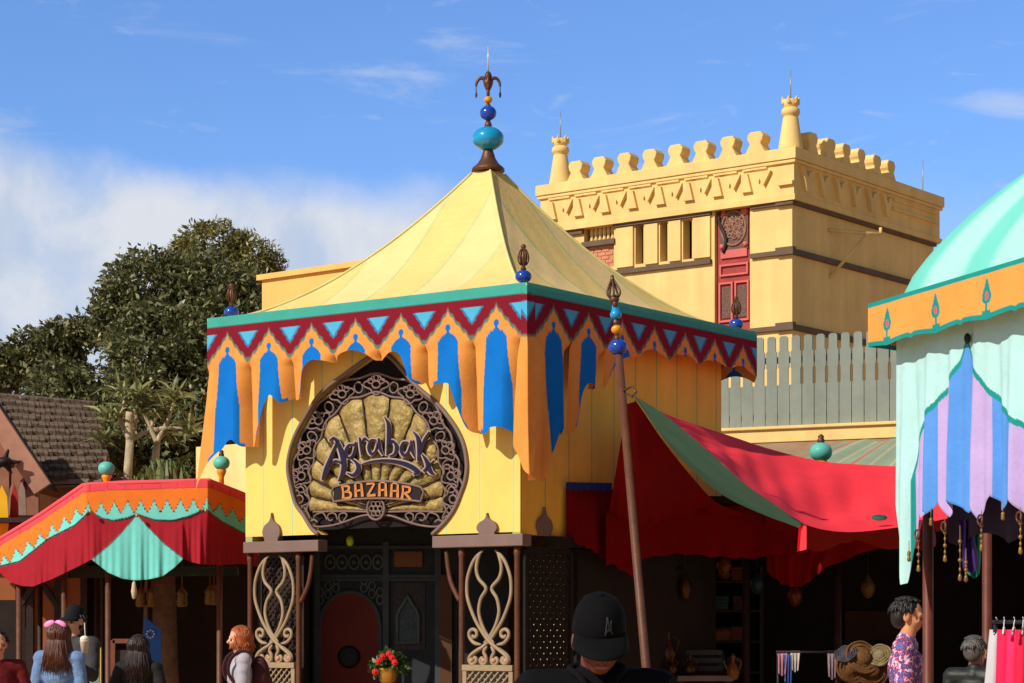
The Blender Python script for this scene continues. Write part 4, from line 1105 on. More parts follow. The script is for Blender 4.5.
# screw pine in front of the dark tree: pale bare trunks and tufts of strap leaves
sp_ = thing('screw_pine', 'screw pine with pale bare forking trunks and strappy leaf tufts before the dark tree', 'tree', (at(128,628,32).x, 32, 0))
def T(px, py, Y=32.0): return at(px, py, Y)
m = MB(); b0 = T(127, 628); m.tube([Vector((b0.x, b0.y, -.03)), T(126, 500), T(128, 470), T(130, 440)], [.09,.075,.066,.06], 10); m.tube(spline([T(130,442),T(129,425),T(130,412)],6), [.06]*6, 8); m.build('trunk', paleb, sp_, world=True)
m = MB(); m.tube([Vector((T(155,628).x, 32.3, -.03)), T(155,500,32.3), T(155,462,32.3), T(157,442,32.3)], [.085,.068,.06,.055], 10); m.build('trunk', paleb, sp_, world=True)
tips = []
for pts in ([(130,440),(138,436),(148,430),(155,420),(162,409)], [(157,442),(160,436),(168,420),(172,408),(176,397)], [(128,438),(121,420),(123,408),(125,396)], [(157,442),(152,432),(146,418),(140,410)], [(155,430),(165,428),(180,428),(190,430)], [(130,440),(136,420),(134,408)]):
    q = [T(a, b_, 32.15) for a, b_ in pts]; l = MB(); l.tube(spline(q, 14), [.042-.002*i for i in range(14)], 8); l.build('limb', paleb, sp_, world=True); tips.append(q[-1])
g = np.random.default_rng(5); V = []; C = []
for tp in tips+[T(110,418), T(142,396), T(105,440,32.4), T(170,440,32.4)]:
    for k in range(40):
        d_ = g.normal(size=3); d_[2] = abs(d_[2])*.7+.1; d_ /= np.linalg.norm(d_); Ln = .42*(.6+.5*g.random()); p = np.array(tp)+g.normal(size=3)*.05
        sd = np.cross(d_, g.normal(size=3)); sd /= np.linalg.norm(sd); wd = .018; mid = p+d_*Ln*.55; end = p+d_*Ln+np.array([0,0,-.55*Ln*g.random()])
        cc = np.array((.27,.28,.11))*(.55+.8*g.random()); 
        V += [p-sd*wd, p+sd*wd, mid+sd*wd, mid-sd*wd, mid-sd*wd, mid+sd*wd, end+sd*wd*.2, end-sd*wd*.2]; C += [cc]*8
leaves_obj('leaf_tuft', np.array(V), np.array(C), leafmat, sp_)
shb = thing('spiky_shrub', 'bright green upright spiky shrub just above the market stall roof', 'shrub', (at(160,628,28.5).x, 28.5, 0))
V = []; C = []
for k in range(420):
    px = g.uniform(134, 182); hgt_ = 1.0-abs((px-166)/34)**2; p = np.array(at(px, 494, 28.5+g.uniform(-.3,.3)))
    top_ = np.array(at(px+g.normal()*4, 484-max(4, 26*hgt_*g.uniform(.4,1.0)), 28.5+g.uniform(-.3,.3)))
    sd = np.array((1, g.normal()*.4, 0))*.028; mid = p*.4+top_*.6+g.normal(size=3)*.02; cc = np.array((.14,.20,.055))*(.5+.9*g.random())
    V += [p-sd, p+sd, mid+sd, mid-sd, mid-sd, mid+sd, top_+sd*.2, top_-sd*.2]; C += [cc]*8
leaves_obj('foliage', np.array(V), np.array(C), leafmat, shb)
m = MB(); m.lathe([(.3,0),(.24,1.0),(.16,at(160,490,28.5).z)], (at(160,628,28.5).x, 28.5, 0), 10); m.build('stem', bark, shb, world=True)
# ================================================================== LEFT MARKET STALL
PINKRED = hx(246, 86, 98); ORG = hx(250, 132, 50); TEALC = hx(126, 226, 218); CRIM = hx(168, 36, 50); DRK = hx(58, 60, 70)
stall = thing('market_stall', 'market stall with orange and teal spiked valance over crimson drapes and a teal fan panel', 'stall', (at(146,628,25.6).x, 25.6, 0))
TOPP = [(-45,563),(0,538),(40,514),(83,484.5),(120,482),(160,481),(209,479.6),(243,493),(285,517)]
def stop(x): return interp(TOPP, x)
SW = [(-60,590),(0,566),(20,561),(49,538),(75,525),(90,510.6),(102,518),(114,520.5),(127,518),(137,514),(155,520),(173,520.5),(190,516),(206,509),(222,521),(242,532),(262,542),(285,556)]
def swag(x): return interp(SW, x)
LOW = [(-60,560),(-20,566),(0,573),(10,582),(22,586),(33,586.5),(52,579),(75,568),(91.5,559.5),(108,572.5),(122,578.5),(134,580.3),(148,579.5),(163,576),(175,567),(183,559),(193,562.5),(203,564.6),(220,565),(243,564),(285,572)]
def slow(x): return interp(LOW, x)
def stall_Y(x):
    y = 25.6
    if x < 86: y += (86-x)*.012
    if x > 208: y += (x-208)*.016
    return y
def stall_col(x, y):
    d = y-stop(x); sw = swag(x); band = sw-stop(x)
    if d < 8.0:
        return tuple(np.array(PINKRED)*(.72 if ((x-2) % 17.5) < .9 or d > 7.2 else 1))
    if y < sw-.3:
        ph = (x-88)/13.2+.5 if x > 83 else (x-88)/12.0+.5
        f = abs((ph % 1)-.5)*2      # 0 at the spike, 1 between
        spike = stop(x)+lerp(17.5, 31, f**.75)+1.0*math.cos(f*22)*(f > .12)
        if x > 209 or x < 83: spike = stop(x)+lerp(18, 30, f**.75)+1.0*math.cos(f*22)*(f > .12)
        if y > spike+1.0: return TEALC
        if y > spike-.3: return DRK
        return ORG
    if y < sw+1.0: return hx(40, 120, 116)
    # fan
    if 91.5 <= x <= 183:
        edge = interp([(91.5,559.7),(108,546),(122,532),(137,514.5),(150,529),(165,544),(183,558)], x)
        if y > edge+1.0: return tuple(np.array(TEALC)*(.80 if abs(y-slow(x)) < 1.5 else .92))
        if y > edge-.3: return hx(60, 120, 116)
    return CRIM
Pp = []; Cc = []
for x in np.linspace(-45, 285, 440):
    a, b_ = stop(x), slow(x)
    if b_ < a+6: b_ = a+6
    row = []; rc = []
    for t in np.linspace(0, 1, 100):
        y = lerp(a, b_, t); h = max(0, y-swag(x))/45
        fold = .034*math.sin(x*.31+1.1*math.sin(x*.083)+.5*math.sin(x*.19))*h+.012*math.sin(x*.93+1.5*math.sin(x*.13))*h
        if 91 < x < 183: fold = fold*.35-.05*h
        fold += (-.02 if y < swag(x) else 0)
        row.append(at(x, y, stall_Y(x)+fold)); rc.append(stall_col(x, y))
    Pp.append(row); Cc.append(rc)
m = MB(); m.grid(Pp, Cc); m.build('valance', cloth, stall, world=True)
m = MB()   # canvas roof behind the valance
ridge = [at(146, 470, 27.6)]
front_pts = [at(x, stop(x)+.5, stall_Y(x)+.03) for x in (-45, 0, 40, 83, 146, 209, 243, 285)]
back = [at(x, y, 28.6) for x, y in ((-20,560),(10,540),(50,520),(95,497),(146,495),(200,496),(235,505),(265,520))]
m.grid([front_pts, back]); m.build('canvas_roof', M('stall canvas', PINKRED, .85, var=.1), stall, world=True)
m = MB()
for a, b_ in zip(TOPP[:-1], TOPP[1:]): m.capsule(at(a[0], a[1]+1, stall_Y(a[0])), at(b_[0], b_[1]+1, stall_Y(b_[0])), .028, .028, 8)
m.build('roof_piping', M('red piping', PINKRED, .7), stall, world=True)
for px, Y in ((19, 26.75), (64, 26.25), (108, 25.9), (219.5, 26.1), (40, 28.2), (97, 28.2), (150, 28.2)):
    p = at(px, 628, Y); ztop = at(px, swag(px)+4, Y).z
    m = MB(); m.lathe([(.05,0),(.05,.1),(.036,.13),(.034,ztop)], (p.x, Y, 0), 12); m.build('post', polewood if Y < 27 else darkwood, stall, world=True)
m = MB(); m.bar(at(70, 574, 26.6), at(238, 571, 26.5), .06, .10); m.bar(at(70, 574, 26.6), at(-20, 570, 28.0), .06, .10); m.bar(at(60, 570, 27.9), at(235, 570, 27.9), .06, .1); m.build('cross_rail', M('dark green rail', hx(30, 44, 36), .6), stall, world=True)
for px, py, Y, r in ((106.5, 468.5, 25.9, .098), (221.5, 463, 25.9, .098)):
    f = ball_finial(px, py, Y, r, None, at(px, 484, Y).z, parent=stall)
m = MB()
tz_ = at(137, 514, 25.5)
for px, py in ((90.5,510.5),(137,514.5),(206,509.5)):
    p = at(px, py+1, 25.5); m.ball(p, .022, n=10)
m.build('drape_stud', M('brass', hx(200, 150, 70), .35, metal=.7), stall, world=True)
m = MB(); p = at(134, 581, 25.45)
m.lathe([(.005,0),(.02,-.02),(.035,-.12),(.02,-.2),(.004,-.21)][::-1], p, 8); m.build('tassel', M('pale tassel', hx(200, 180, 150), .8), stall, world=True)
# what stands behind the stall: dark shop wall with an orange panel
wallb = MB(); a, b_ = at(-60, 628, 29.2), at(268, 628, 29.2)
t_ = thing('stall_back_room', 'dark timber back room behind the left market stall with orange plaster bay', 'room', (a.x, 29.2, 0))
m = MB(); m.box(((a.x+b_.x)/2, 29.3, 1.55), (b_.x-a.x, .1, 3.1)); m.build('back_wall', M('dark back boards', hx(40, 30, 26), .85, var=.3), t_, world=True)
m = MB(); m.box(((a.x+b_.x)/2, 28.75, at(0, 520, 28.7).z-.02), (b_.x-a.x, 1.0, .06)); m.build('back_roof', darkwood, t_, world=True)
m = MB(); p0, p1 = at(30, 640, 28.9), at(83, 575, 28.9)
m.box(((p0.x+p1.x)/2, 28.9, (p1.z+.3)/2), (p1.x-p0.x, .06, p1.z-.3+.25)); p0, p1 = at(-10, 600, 28.9), at(16, 566, 28.9); m.box(((p0.x+p1.x)/2, 28.9, (p0.z+p1.z)/2), (p1.x-p0.x, .06, p1.z-p0.z)); m.build('plaster_panel', M('orange plaster', hx(150, 90, 54), .85, var=.15), t_, world=True)
m = MB()
for px in (30, 58, 84, 100): m.box((at(px, 628, 28.8).x, 28.82, 1.4), (.09, .08, 2.8))
m.bar(at(36, 575, 28.8), at(60, 610, 28.8), .07, .07); m.bar(at(42, 575, 28.78), at(20, 605, 28.78), .07, .07)
m.build('timber_frame', darkwood, t_, world=True)
# bead fringe and small lanterns under the roof
for px in (141, 152, 182, 210, 214):
    p = at(px, 607 if px < 200 else 605, 27.2)
    o = MB(); o.lathe([(.05,0),(.07,.03),(.06,.14),(.075,.16),(.03,.22),(.01,.26)], p, 8); o.tube([p+Vector((0,0,.26)), p+Vector((0,0,.62))], .006, 4)
    ob = o.build('hanging_lantern', M('brass lantern', hx(110, 86, 44), .5, metal=.4, var=.4, scale=30)); tag(ob, 'small brass lantern hanging in shade behind the teal fan panel', 'lantern', 'small lanterns behind the market stall')
pb_ = thing('blue_poster', 'blue poster board with pale flower emblem behind the stall post', 'poster', (at(151,628,26.9).x, 26.9, 0))
m = MB(); p0, p1 = at(143, 647, 26.9), at(161, 617, 26.9); z0 = p0.z-.35
m.prism([(p0.x, z0), (p1.x, z0), (p1.x, p1.z-.16), (p0.x+.02, p1.z)], lambda a, b_, t: (a, 26.9+t, b_), 0, .03); m.build('board', M('blue poster', hx(34, 92, 176), .6, var=.1), pb_, world=True)
m = MB(); c = at(150.5, 634, 26.88)
for k in range(8):
    a = k*math.pi/4; m.ball(c+Vector((.045*math.cos(a), 0, .045*math.sin(a))), .013, n=8)
m.build('flower_emblem', M('pale blue', hx(180, 205, 230), .6), pb_, world=True)
m = MB()
for px in (145, 159): m.box((at(px,628,26.93).x, 26.95, z0/2+.1), (.03, .03, z0+.2))
m.build('easel_leg', darkwood, pb_, world=True)
cb = thing('menu_board', 'sage green menu board in a yellow frame beside the stall post', 'signboard', (at(92,628,24.4).x, 24.4, 0))
p0, p1 = at(84.5, 690, 24.4), at(101, 641, 24.4); xc = (p0.x+p1.x)/2; wd_ = p1.x-p0.x
o_ = [(-.5,0),(.5,0),(.5,.93),(.40,.985),(.2,1),(-.2,1),(-.40,.985),(-.5,.93)]
m = MB(); m.prism([(a*wd_, .35+b_*(p1.z-.35)) for a, b_ in o_], lambda a, b_, t: (xc+a, 24.4+t, b_), 0, .03); m.build('frame', M('yellow board frame', hx(214, 186, 92), .6), cb, world=True)
m = MB(); m.prism([(a*wd_*.82, .42+b_*(p1.z-.35-.12)) for a, b_ in o_], lambda a, b_, t: (xc+a, 24.4+t, b_), -.006, .004); m.build('board', M('sage board', hx(112, 146, 138), .7, var=.15), cb, world=True)
m = MB(); m.ball(at(95.5, 648.5, 24.385), .022, n=10); m.build('painted_mark', M('navy mark', hx(30, 60, 110), .6), cb, world=True)
m = MB()
for s_ in (-.4, .4): m.bar((xc+s_*wd_, 24.42, .36), (xc+s_*wd_, 24.5, 0), .03, .03)
m.build('leg', darkwood, cb, world=True)
rk = thing('display_frame', 'red-brown wooden display frame between stall post and dark-haired woman', 'frame', (at(120,628,24.8).x, 24.8, 0))
m = MB(); p0, p1 = at(113, 641, 24.8), at(134, 641, 24.8); m.bar(p0, p1, .05, .05)
for p in (p0, p1): m.box((p.x, 24.8, p.z/2), (.05, .05, p.z+.02))
m.build('frame', M('red brown frame', hx(120, 70, 52), .6, var=.2), rk, world=True)
m = MB(); m.box(((p0.x+p1.x)/2, 24.83, .75), (p1.x-p0.x, .02, 1.2)); m.build('panel', M('dim panel', hx(52, 46, 46), .7), rk, world=True)

# ================================================================== CANOPY POLE AND RED CANOPY
pole = thing('canopy_pole', 'leaning brown pole topped with turquoise, amber and blue beads before the pavilion', 'pole', (at(648,628,19.6).x, 19.6, 0))
pt, pbm = at(618.5, 352, 20.4), at(645, 655, 19.7); dirp = (pbm-pt).normalized(); foot = pt+dirp*((pt.z)/-dirp.z)
m = MB(); m.tube([pt, pbm, foot], [.038, .041, .043], 14); m.build('shaft', polewood, pole, world=True)
def pm(py, px): return at(px, py, 20.4)
ax_ = (pt-foot).normalized(); q = ax_.to_track_quat('Z', 'Y').to_matrix().to_4x4()
def pl_(px, py): return Matrix.Translation(at(px, py, 20.4)) @ q
m = MB(); m.lathe([(.02,-.075),(.06,-.06),(.088,-.02),(.09,.015),(.06,.05),(.02,.06)], m=pl_(618, 347), n=20); m.build('blue_bead', gloss_blue, pole, world=True)
m = MB(); m.ball(None, .05, .044, 18, m=pl_(616.5, 329.5)); m.build('amber_bead', gloss_amber, pole, world=True)
m = MB(); m.lathe([(.02,-.05),(.05,-.035),(.055,0),(.035,.04),(.025,.09),(.012,.1)], m=pl_(615.7, 314), n=18); m.build('turquoise_bead', gloss_turq, pole, world=True)
m = MB()
for px, py in ((617, 338), (616, 322), (615, 303)):
    m = MB(); m.lathe([(.02,-.04),(.03,0),(.02,.04)], m=pl_(px, py), n=10); m.build('bronze_collar', bronze, pole, world=True)
m = MB()
base = pl_(614.5, 303)
for k in range(5):
    a = k*math.pi*2/5
    m.tube(spline([base @ Vector((r*math.cos(a), r*math.sin(a), z)) for r, z in ((.015,.02),(.055,.07),(.062,.11),(.03,.19),(.006,.235))], 14), .011, 6)
m.lathe([(.03,0),(.05,.03),(.03,.07),(.01,.08)], m=base, n=10); m.lathe([(.008,.21),(.022,.235),(.015,.25),(.02,.265),(.006,.28)], m=base, n=10)
m.build('bronze_tip', bronze, pole, world=True)
m = MB(); hk = at(628, 388, 20.2); m.tube([at(622, 392, 20.3), hk, at(632, 386, 20.1), at(636, 392, 20.0), at(632, 397, 20.0), at(627, 394, 20.1)], .012, 6); m.build('hook', bronze, pole, world=True)

RED = hx(255, 60, 74)
redcloth = M('red canopy cloth', RED, .8, var=.08, scale=3, bump=.15, bscale=30, transl=.06, spec=.15)
darkred = M('shade darkened red cloth', hx(118, 7, 14), .85, var=.12, bump=.15, bscale=30, transl=.04, spec=.1)  # red cloth darkened in its colour for the shade under the canopy
tealband = M('teal canopy border', hx(92, 158, 154), .8, var=.1, bump=.1, transl=.06)
can = thing('red_canopy', 'sagging bright red canopy with teal border strung from the leaning pole', 'canopy', (at(800,628,22).x, 22.0, 0))
up = [(636,396.5,20.05),(665,413.5,22.0),(700,426,24.0),(735,437.5,25.1),(770,449,25.4),(820,461,25.4),(870,465,25.4),(920,467,25.2),(985,468,25.0)]
lo = [(636.5,397.5,20.0),(655,408,20.0),(680,427,20.1),(710,453,20.25),(745,484,20.4),(778,507,20.6),(806,525,20.8),(845,532,21.0),(885,529,21.1),(935,521,21.1),(985,510,21.1)]
lo2 = [(636,398,20.1),(650,419,20.8),(668,444,21.5),(688,466,22.0),(712,487,22.3),(735,502,22.3),(770,516.5,21.8),(806,526.5,20.82)]
def curve3(l, n): return [at(p.x, p.y, p.z) for p in spline([Vector(a) for a in l], n)]
U = curve3(up, 90); Lw = curve3(lo, 90)
m = MB(); P = []
for i in range(90):
    row = []
    for j in range(64):
        v = j/63; p = U[i].lerp(Lw[i], v); sag = math.sin(math.pi*v)*.10*min(1, i/20)
        cr = math.sin(math.pi*v)*min(1, i/14); p = p+Vector((0, .02*math.sin(i*.5+v*3)*v*min(1,i/20), -sag+(.026*math.sin(i*.33+v*7)+.026*math.sin(v*21+i*.05)*max(0, 1-i/80)+.016*math.sin(v*47+i*.16)*max(0, 1-i/60)+.012*math.sin(i*.8-v*5)+.03*math.sin(i*.13+v*4+1))*cr))
        row.append(p)
    P.append(row)
m.grid(P); m.build('canopy_cloth', redcloth, can, world=True)
A_, B_ = curve3([l for l in lo[:7]], 60), curve3(lo2, 60)
m = MB(); P = []
for i in range(60):
    row = []
    for j in range(14):
        v = j/13; p = A_[i].lerp(B_[i], v)
        p = p+Vector((0, 0, -.035*math.sin(math.pi*v)*min(1, i/12)+.02*math.sin(v*15+i*.08)*math.sin(math.pi*v))); row.append(p)
    P.append(row)
m.grid(P); m.build('teal_border', tealband, can, world=True)
# underside hem that turns back from the front edge
m = MB(); P = []
Lh = [Lw[i] for i in range(52, 90)]
for i, p in enumerate(Lh):
    P.append([p+Vector((0, .01, -.005)), p+Vector((.02, .25, .0-.05-.05*math.sin(i*.7)**2)), p+Vector((.05, .7, -.12-.07*math.sin(i*.35)))])
m.grid(P); m.build('hem', darkred, can, world=True)
m = MB()
P = []
for i in range(8):
    row = []
    for j in range(8):
        u, v = i/7, j/7
        row.append(at(lerp(799, 806.5, u)+lerp(0, -2+6*u*0, v)+(2*v if u > .5 else 0), lerp(525+u, 552-3*u, v), 20.78-.06*v+.03*math.sin(u*5)))
    P.append(row)
m.grid(P); m.build('corner_flap', redcloth, can, world=True)
m = MB(); c = at(879, 519.5, 21.35); nrm = Vector((0, -.62, .78)).normalized()
m.lathe([(.062,0),(.062,.006)], m=Matrix.Translation(c+nrm*.02) @ nrm.to_track_quat('Z','Y').to_matrix().to_4x4() @ Matrix.Diagonal((1.25,.75,1,1)), n=18); m.build('grommet_patch', M('green patch', hx(40, 96, 78), .8), can, world=True)

# crimson drapes that hang in the shade beside the pavilion
def drape(name, label, topl, botl, mat=darkred, n=60, k=20, amp=.05, fq=.6, ph=0.0):
    a, b_ = curve3(topl, n), curve3(botl, n); m = MB(); P = []
    for i in range(n):
        P.append([a[i].lerp(b_[i], j/(k-1))+Vector((0, amp*math.sin(i*fq+ph)*(j/(k-1)), .01*math.sin(i*.9)*(j/(k-1)))) for j in range(k)])
    m.grid(P); o = m.build(name, mat); return tag(o, label, 'drape')
drape('red_drape', 'dark crimson triangular drape hanging straight behind the leaning pole', [(627,404,20.5),(634,402,20.5),(638,404,20.6),(664,442,22.6),(693,478,24.2),(716,502,24.7),(742,513,25.0)],
      [(605,536,24.1),(625,535,24.0),(650,532,24.2),(675,528,24.6),(710,522,25.0),(745,517,25.0)], amp=.05)
drape('red_drape', 'low crimson drape against the yellow side wall beside the onion ornament', [(566,488,23.02),(585,488,23.26),(610,489,23.6),(640,492,24.0)],
      [(566,542,22.98),(588,548,23.1),(608,562,23.4),(640,580,23.8)], amp=.04, fq=.4)
drape('red_drape', 'wide low crimson swag hanging under the teal border of the canopy', [(606,512,23.3),(640,516,23.8),(680,513,24.5),(730,506,25.0),(770,510,25.2),(806,520,25.2)],
      [(606,566,23.2),(640,559,23.7),(680,554,24.3),(718,557,24.75),(755,558,24.9),(806,550,24.9)], amp=.05)
drape('red_drape', 'rounded crimson swag hanging under the right part of the canopy', [(765,516,25.1),(785,518,25.1),(820,522,25.1),(850,522,25.1),(905,520,25.1)],
      [(767,572,25.0),(785,585,25.0),(806,584,25.0),(830,566,25.0),(905,538,25.0)], amp=.05)
drape('blue_drape', 'strip of dark blue cloth along the top of the low crimson drape', [(566,482,22.95),(590,482.5,23.22),(612,483,23.5)], [(566,490,22.93),(590,490,23.18),(612,491,23.46)], M('navy cloth', hx(30, 50, 120), .85), amp=.01)

# ---- the dim open-fronted shop under the canopy
shop = thing('open_shop', 'dim open-fronted timber shop behind and under the red canopy', 'shop', (at(760,628,28).x, 28.0, 0))
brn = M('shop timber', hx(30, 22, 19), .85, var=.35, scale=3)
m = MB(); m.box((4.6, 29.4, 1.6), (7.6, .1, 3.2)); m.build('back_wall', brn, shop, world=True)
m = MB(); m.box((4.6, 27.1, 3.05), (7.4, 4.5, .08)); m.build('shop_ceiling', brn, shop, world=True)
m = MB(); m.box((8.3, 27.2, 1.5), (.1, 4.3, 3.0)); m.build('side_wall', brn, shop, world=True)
for px in (668.5, 746, 838):
    p = at(px, 628, 25.3); m = MB(); m.lathe([(.06,0),(.06,.15),(.045,.18),(.045,2.75)], (p.x, 25.3, 0), 12); m.build('post', darkwood, shop, world=True)
m = MB(); m.bar((1.7, 25.3, 2.78), (8.2, 25.3, 2.78), .1, .14); m.build('beam', darkwood, shop, world=True)
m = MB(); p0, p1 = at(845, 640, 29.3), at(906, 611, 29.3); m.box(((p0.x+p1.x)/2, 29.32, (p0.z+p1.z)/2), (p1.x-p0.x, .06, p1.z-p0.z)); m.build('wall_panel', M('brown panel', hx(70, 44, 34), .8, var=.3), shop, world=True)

# ================================================================== DOMED TENT AT THE RIGHT
DL = Vector((356/FOC*15.0, 15.0, 0)); DTH = math.atan2(-.95, .312)   # x axis runs toward the viewer along the visible side
DFR = Matrix.Translation(DL) @ Matrix.Rotation(DTH, 4, 'Z'); DIN = DFR.inverted()
tent = thing('domed_tent', 'turquoise striped domed tent with orange peacock-eye valance and blue lilac striped curtain', 'tent', DL, DTH)
def side(px, py, y=0.0):
    p = ray_local(px, py, 1, y, DIN); return p.x, p.z
# which way is inside? local y sign
ins = 1 if (DIN @ Vector((6.2, 13.1, 0))).y > 0 else -1
SD = 5.6
zt0, zb0 = side(868, 304)[1], side(870, 348)[1]
AQ = hx(170, 228, 222); AQ2 = hx(116, 212, 200); OR2 = hx(246, 168, 84); TL2 = hx(30, 152, 148); PK = hx(232, 92, 106)
mp = [side(887.5, 320)[0], side(935.5, 306)[0], side(987, 290)[0]]
pitch = (mp[2]-mp[0])/2
def val_low(s):
    f = ((s-mp[0])/pitch) % 1
    return (zt0-zb0)+.012-.026*(1-abs(2*f-1))**1.5*0-.022*math.sin(math.pi*f)+.014*max(0, 1-abs(f-.5)/.06)
def val_col(s, d, H):
    f = ((s-mp[0])/pitch) % 1; g_ = min(f, 1-f)*pitch
    if d < .034 or d > H-.032: return TL2
    yy = d-.165
    if yy <= 0:
        t = min(1, -yy/.105); w_ = .056*math.sqrt(max(0, 1-t))*(1-.45*t)
    else: w_ = .056*math.sqrt(max(0, 1-(yy/.060)**2)) if yy < .052 else .012
    if g_ < w_ and d > .06: return PK if (g_/.020)**2+((yy-.004)/.026)**2 < 1 else TL2
    if d > H-.055 and g_ < .05: return TL2
    return OR2
def vside(x_of, n_out, L_, name):
    P = []; C = []; n = int(L_/.009)
    for i in range(n+1):
        s = L_*i/n; H = val_low(s); row = []; rc = []
        for j in range(44):
            d = H*j/43; row.append(x_of(s, .02*math.sin(s*5.2)*d+n_out, zt0-d)); rc.append(val_col(s, d, H))
        P.append(row); C.append(rc)
    m = MB(); m.grid(P, C); return m.build(name, cloth2, tent)
cloth2 = M('printed cloth'); 
vside(lambda s, o, z: (s, -ins*o, z), 0, SD, 'valance')
vside(lambda s, o, z: (-o, ins*s, z), 0, SD, 'valance')
vside(lambda s, o, z: (SD+o, ins*s, z), 0, SD, 'valance')
vside(lambda s, o, z: (s, ins*(SD+o), z), 0, SD, 'valance')
m = MB(); m.box((SD/2, ins*SD/2, zt0-.06), (SD-.06, SD-.06, .03)); m.build('tent_ceiling', M('tent ceiling', hx(150, 70, 48), .85), tent)
# inner lining strip seen under the far valance
# dome: rounded-square plan
P = []; C = []; h_ = SD/2
for i in range(193):
    a = 2*math.pi*i/192; c, s = math.cos(a), math.sin(a); pr = 1/((abs(c)**16+abs(s)**16)**(1/16))
    row = []; rc = []
    st_ = (a/(2*math.pi)*56) % 2
    for j in range(40):
        rho = .985*(1-j/39*.995); u = 1-rho/.985
        z = zt0-.03+1.50*(1-(1-u)**2.2)**.74
        row.append((h_+h_*rho*pr*c, ins*h_+h_*rho*pr*s, z))
        rc.append(AQ if st_ < 1.15 else AQ2)
    P.append(row); C.append(rc)
m = MB(); m.grid(P, C); m.build('dome', M('dome canvas', vcol=True, rough=.8, var=.05, scale=2, bump=.06, bscale=25, spec=.2, streak=.04, transl=.05), tent)
# side curtain inset behind the valance
CI = .15; sx0 = side(898, 400, ins*CI)[0]
oc = [(900,640),(904,560),(908,520),(910,480),(914,450),(921,425),(935,405),(950,383),(960,362),(966,340),(972,362),(984,385),(1000,405),(1020,425),(1032,450),(1042,480),(1050,520),(1056,560)]
zlow = [(897,505),(903,560),(906,585),(909,583),(911,545),(914,508),(919,518.5),(925,506.5),(931.5,514),(938,502),(944,517.5),(952,500),(959,507),(966,513),(974,498),(981,520),(990,496),(997,505),(1004,511),(1012,495),(1020,513),(1030,492),(1042,512),(1055,488),(1070,508),(1090,482),(1120,505),(1160,475),(1210,500)]
BL = hx(92, 156, 238); LI = hx(196, 174, 230); AQC = hx(186, 234, 236)
st2 = [(900,LI),(925,BL),(938,LI),(953,BL),(973,LI),(991,BL),(1014,LI),(1034,BL),(1058,LI)]
P = []; C = []
for px in np.concatenate([np.linspace(896.5, 1075, 480), np.linspace(1078, 1500, 60)]):
    x, z1 = side(px, smooth_interp(zlow, px) if False else interp(zlow, px), ins*CI); row = []; rc = []
    top_ = interp(oc, px) if 908 <= px <= 1046 else 999
    for j in range(180):
        t = j/179; z = lerp(zt0-.05, z1, t)
        f_ = .035*math.sin(x*19+.6*math.sin(x*7))*min(1, t*1.3)+.02*math.sin(x*41)*t
        # photo height of this vertex for the printed outline
        w_ = DFR @ Vector((x, ins*CI, z)); py = HY-(w_.z-EYE)/w_.y*FOC
        c = AQC
        if py > top_ and 911 <= px <= 1050:
            c = [k[1] for k in st2 if k[0] <= px][-1]
        if abs(py-top_) < 3.4 and px > 911: c = TL2
        if 909.8 < px < 911.6 and py > top_-2: c = TL2
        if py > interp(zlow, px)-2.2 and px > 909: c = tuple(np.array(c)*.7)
        if px < 899.5: c = AQC
        row.append((x, ins*(CI+f_), z)); rc.append(c)
    P.append(row); C.append(rc)
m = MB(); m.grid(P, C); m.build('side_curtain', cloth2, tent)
m = MB(); k = side(966, 340, ins*(CI-.03)); m.ball((k[0], ins*(CI-.02), k[1]+.01), .022, .035, 10); m.build('curtain_knot', black, tent)
# far side curtain, aqua, and a dark lining
m = MB(); P = [[(sx0, ins*y, z) for z in np.linspace(zt0-.1, 2.5, 8)] for y in np.linspace(CI+.05, SD-.3, 20)]; m.grid(P); m.build('rear_curtain', M('dim aqua cloth', hx(120, 170, 160), .85, var=.1), tent)
m = MB(); P = []
for i in range(70):
    s = lerp(sx0+.05, SD-.3, i/69); P.append([(s, ins*(CI+.35+.04*math.sin(i*.9)), lerp(zt0-.2, side(960, 541+6*math.sin(i*.7), ins*(CI+.35))[1], t)) for t in np.linspace(0, 1, 10)])
m.grid(P); m.build('dark_lining', M('dark plum cloth', hx(44, 30, 54), .85, var=.2), tent)
# poles
for px, Y in ((928, 15.05), (987, 16.6), (1046, 13.4)):
    p = at(px, 628, Y); w = MB(); r = .036
    w.lathe([(.05,0),(.05,.06),(r+.002,.1),(r,zt0-.15)], (p.x, Y, 0), 14); w.build('tent_pole', M('red brown pole', hx(104, 54, 38), .5, var=.3, scale=5), tent, world=True)
# bead tassels along the curtain foot
gold2 = M('gilt beads', hx(150, 118, 66), .4, metal=.3, var=.4)
def tassel(px, py0_, py1_, ring=False):
    x, z0 = side(px, py0_, ins*(CI-.04)); _, z1 = side(px, py1_, ins*(CI-.04)); m = MB(); y = ins*(CI-.04)
    m.tube([(x, y, z0+.03), (x, y, z1)], .003, 4); n = 4
    for i in range(n):
        z = lerp(z0-.05, z1, (i+.4)/n); m.ball((x, y, z), .008 if i % 2 else .013, .014, 8)
    m.lathe([(.003,-.04),(.014,-.03),(.01,0),(.003,.01)], (x, y, z1), 8)
    o = m.build('bead_tassel', gold2, tent)
    if ring:
        r = MB(); r.tube([(x+.03*math.cos(a), y-.01, z0-.03+.03*math.sin(a)) for a in np.linspace(0, 2*math.pi, 16)[:-1]], .007, 6, closed=True); r.build('tassel_ring', bronze, o)
for a in ((909,545,556),(918.5,530,566,True),(945,522,556,True),(960,530,575),(966,553,576),(981.5,515,545,True),(1020.5,512,548,True),(931,512,520),(1003,506,514),(1042,506,540)): tassel(*a)
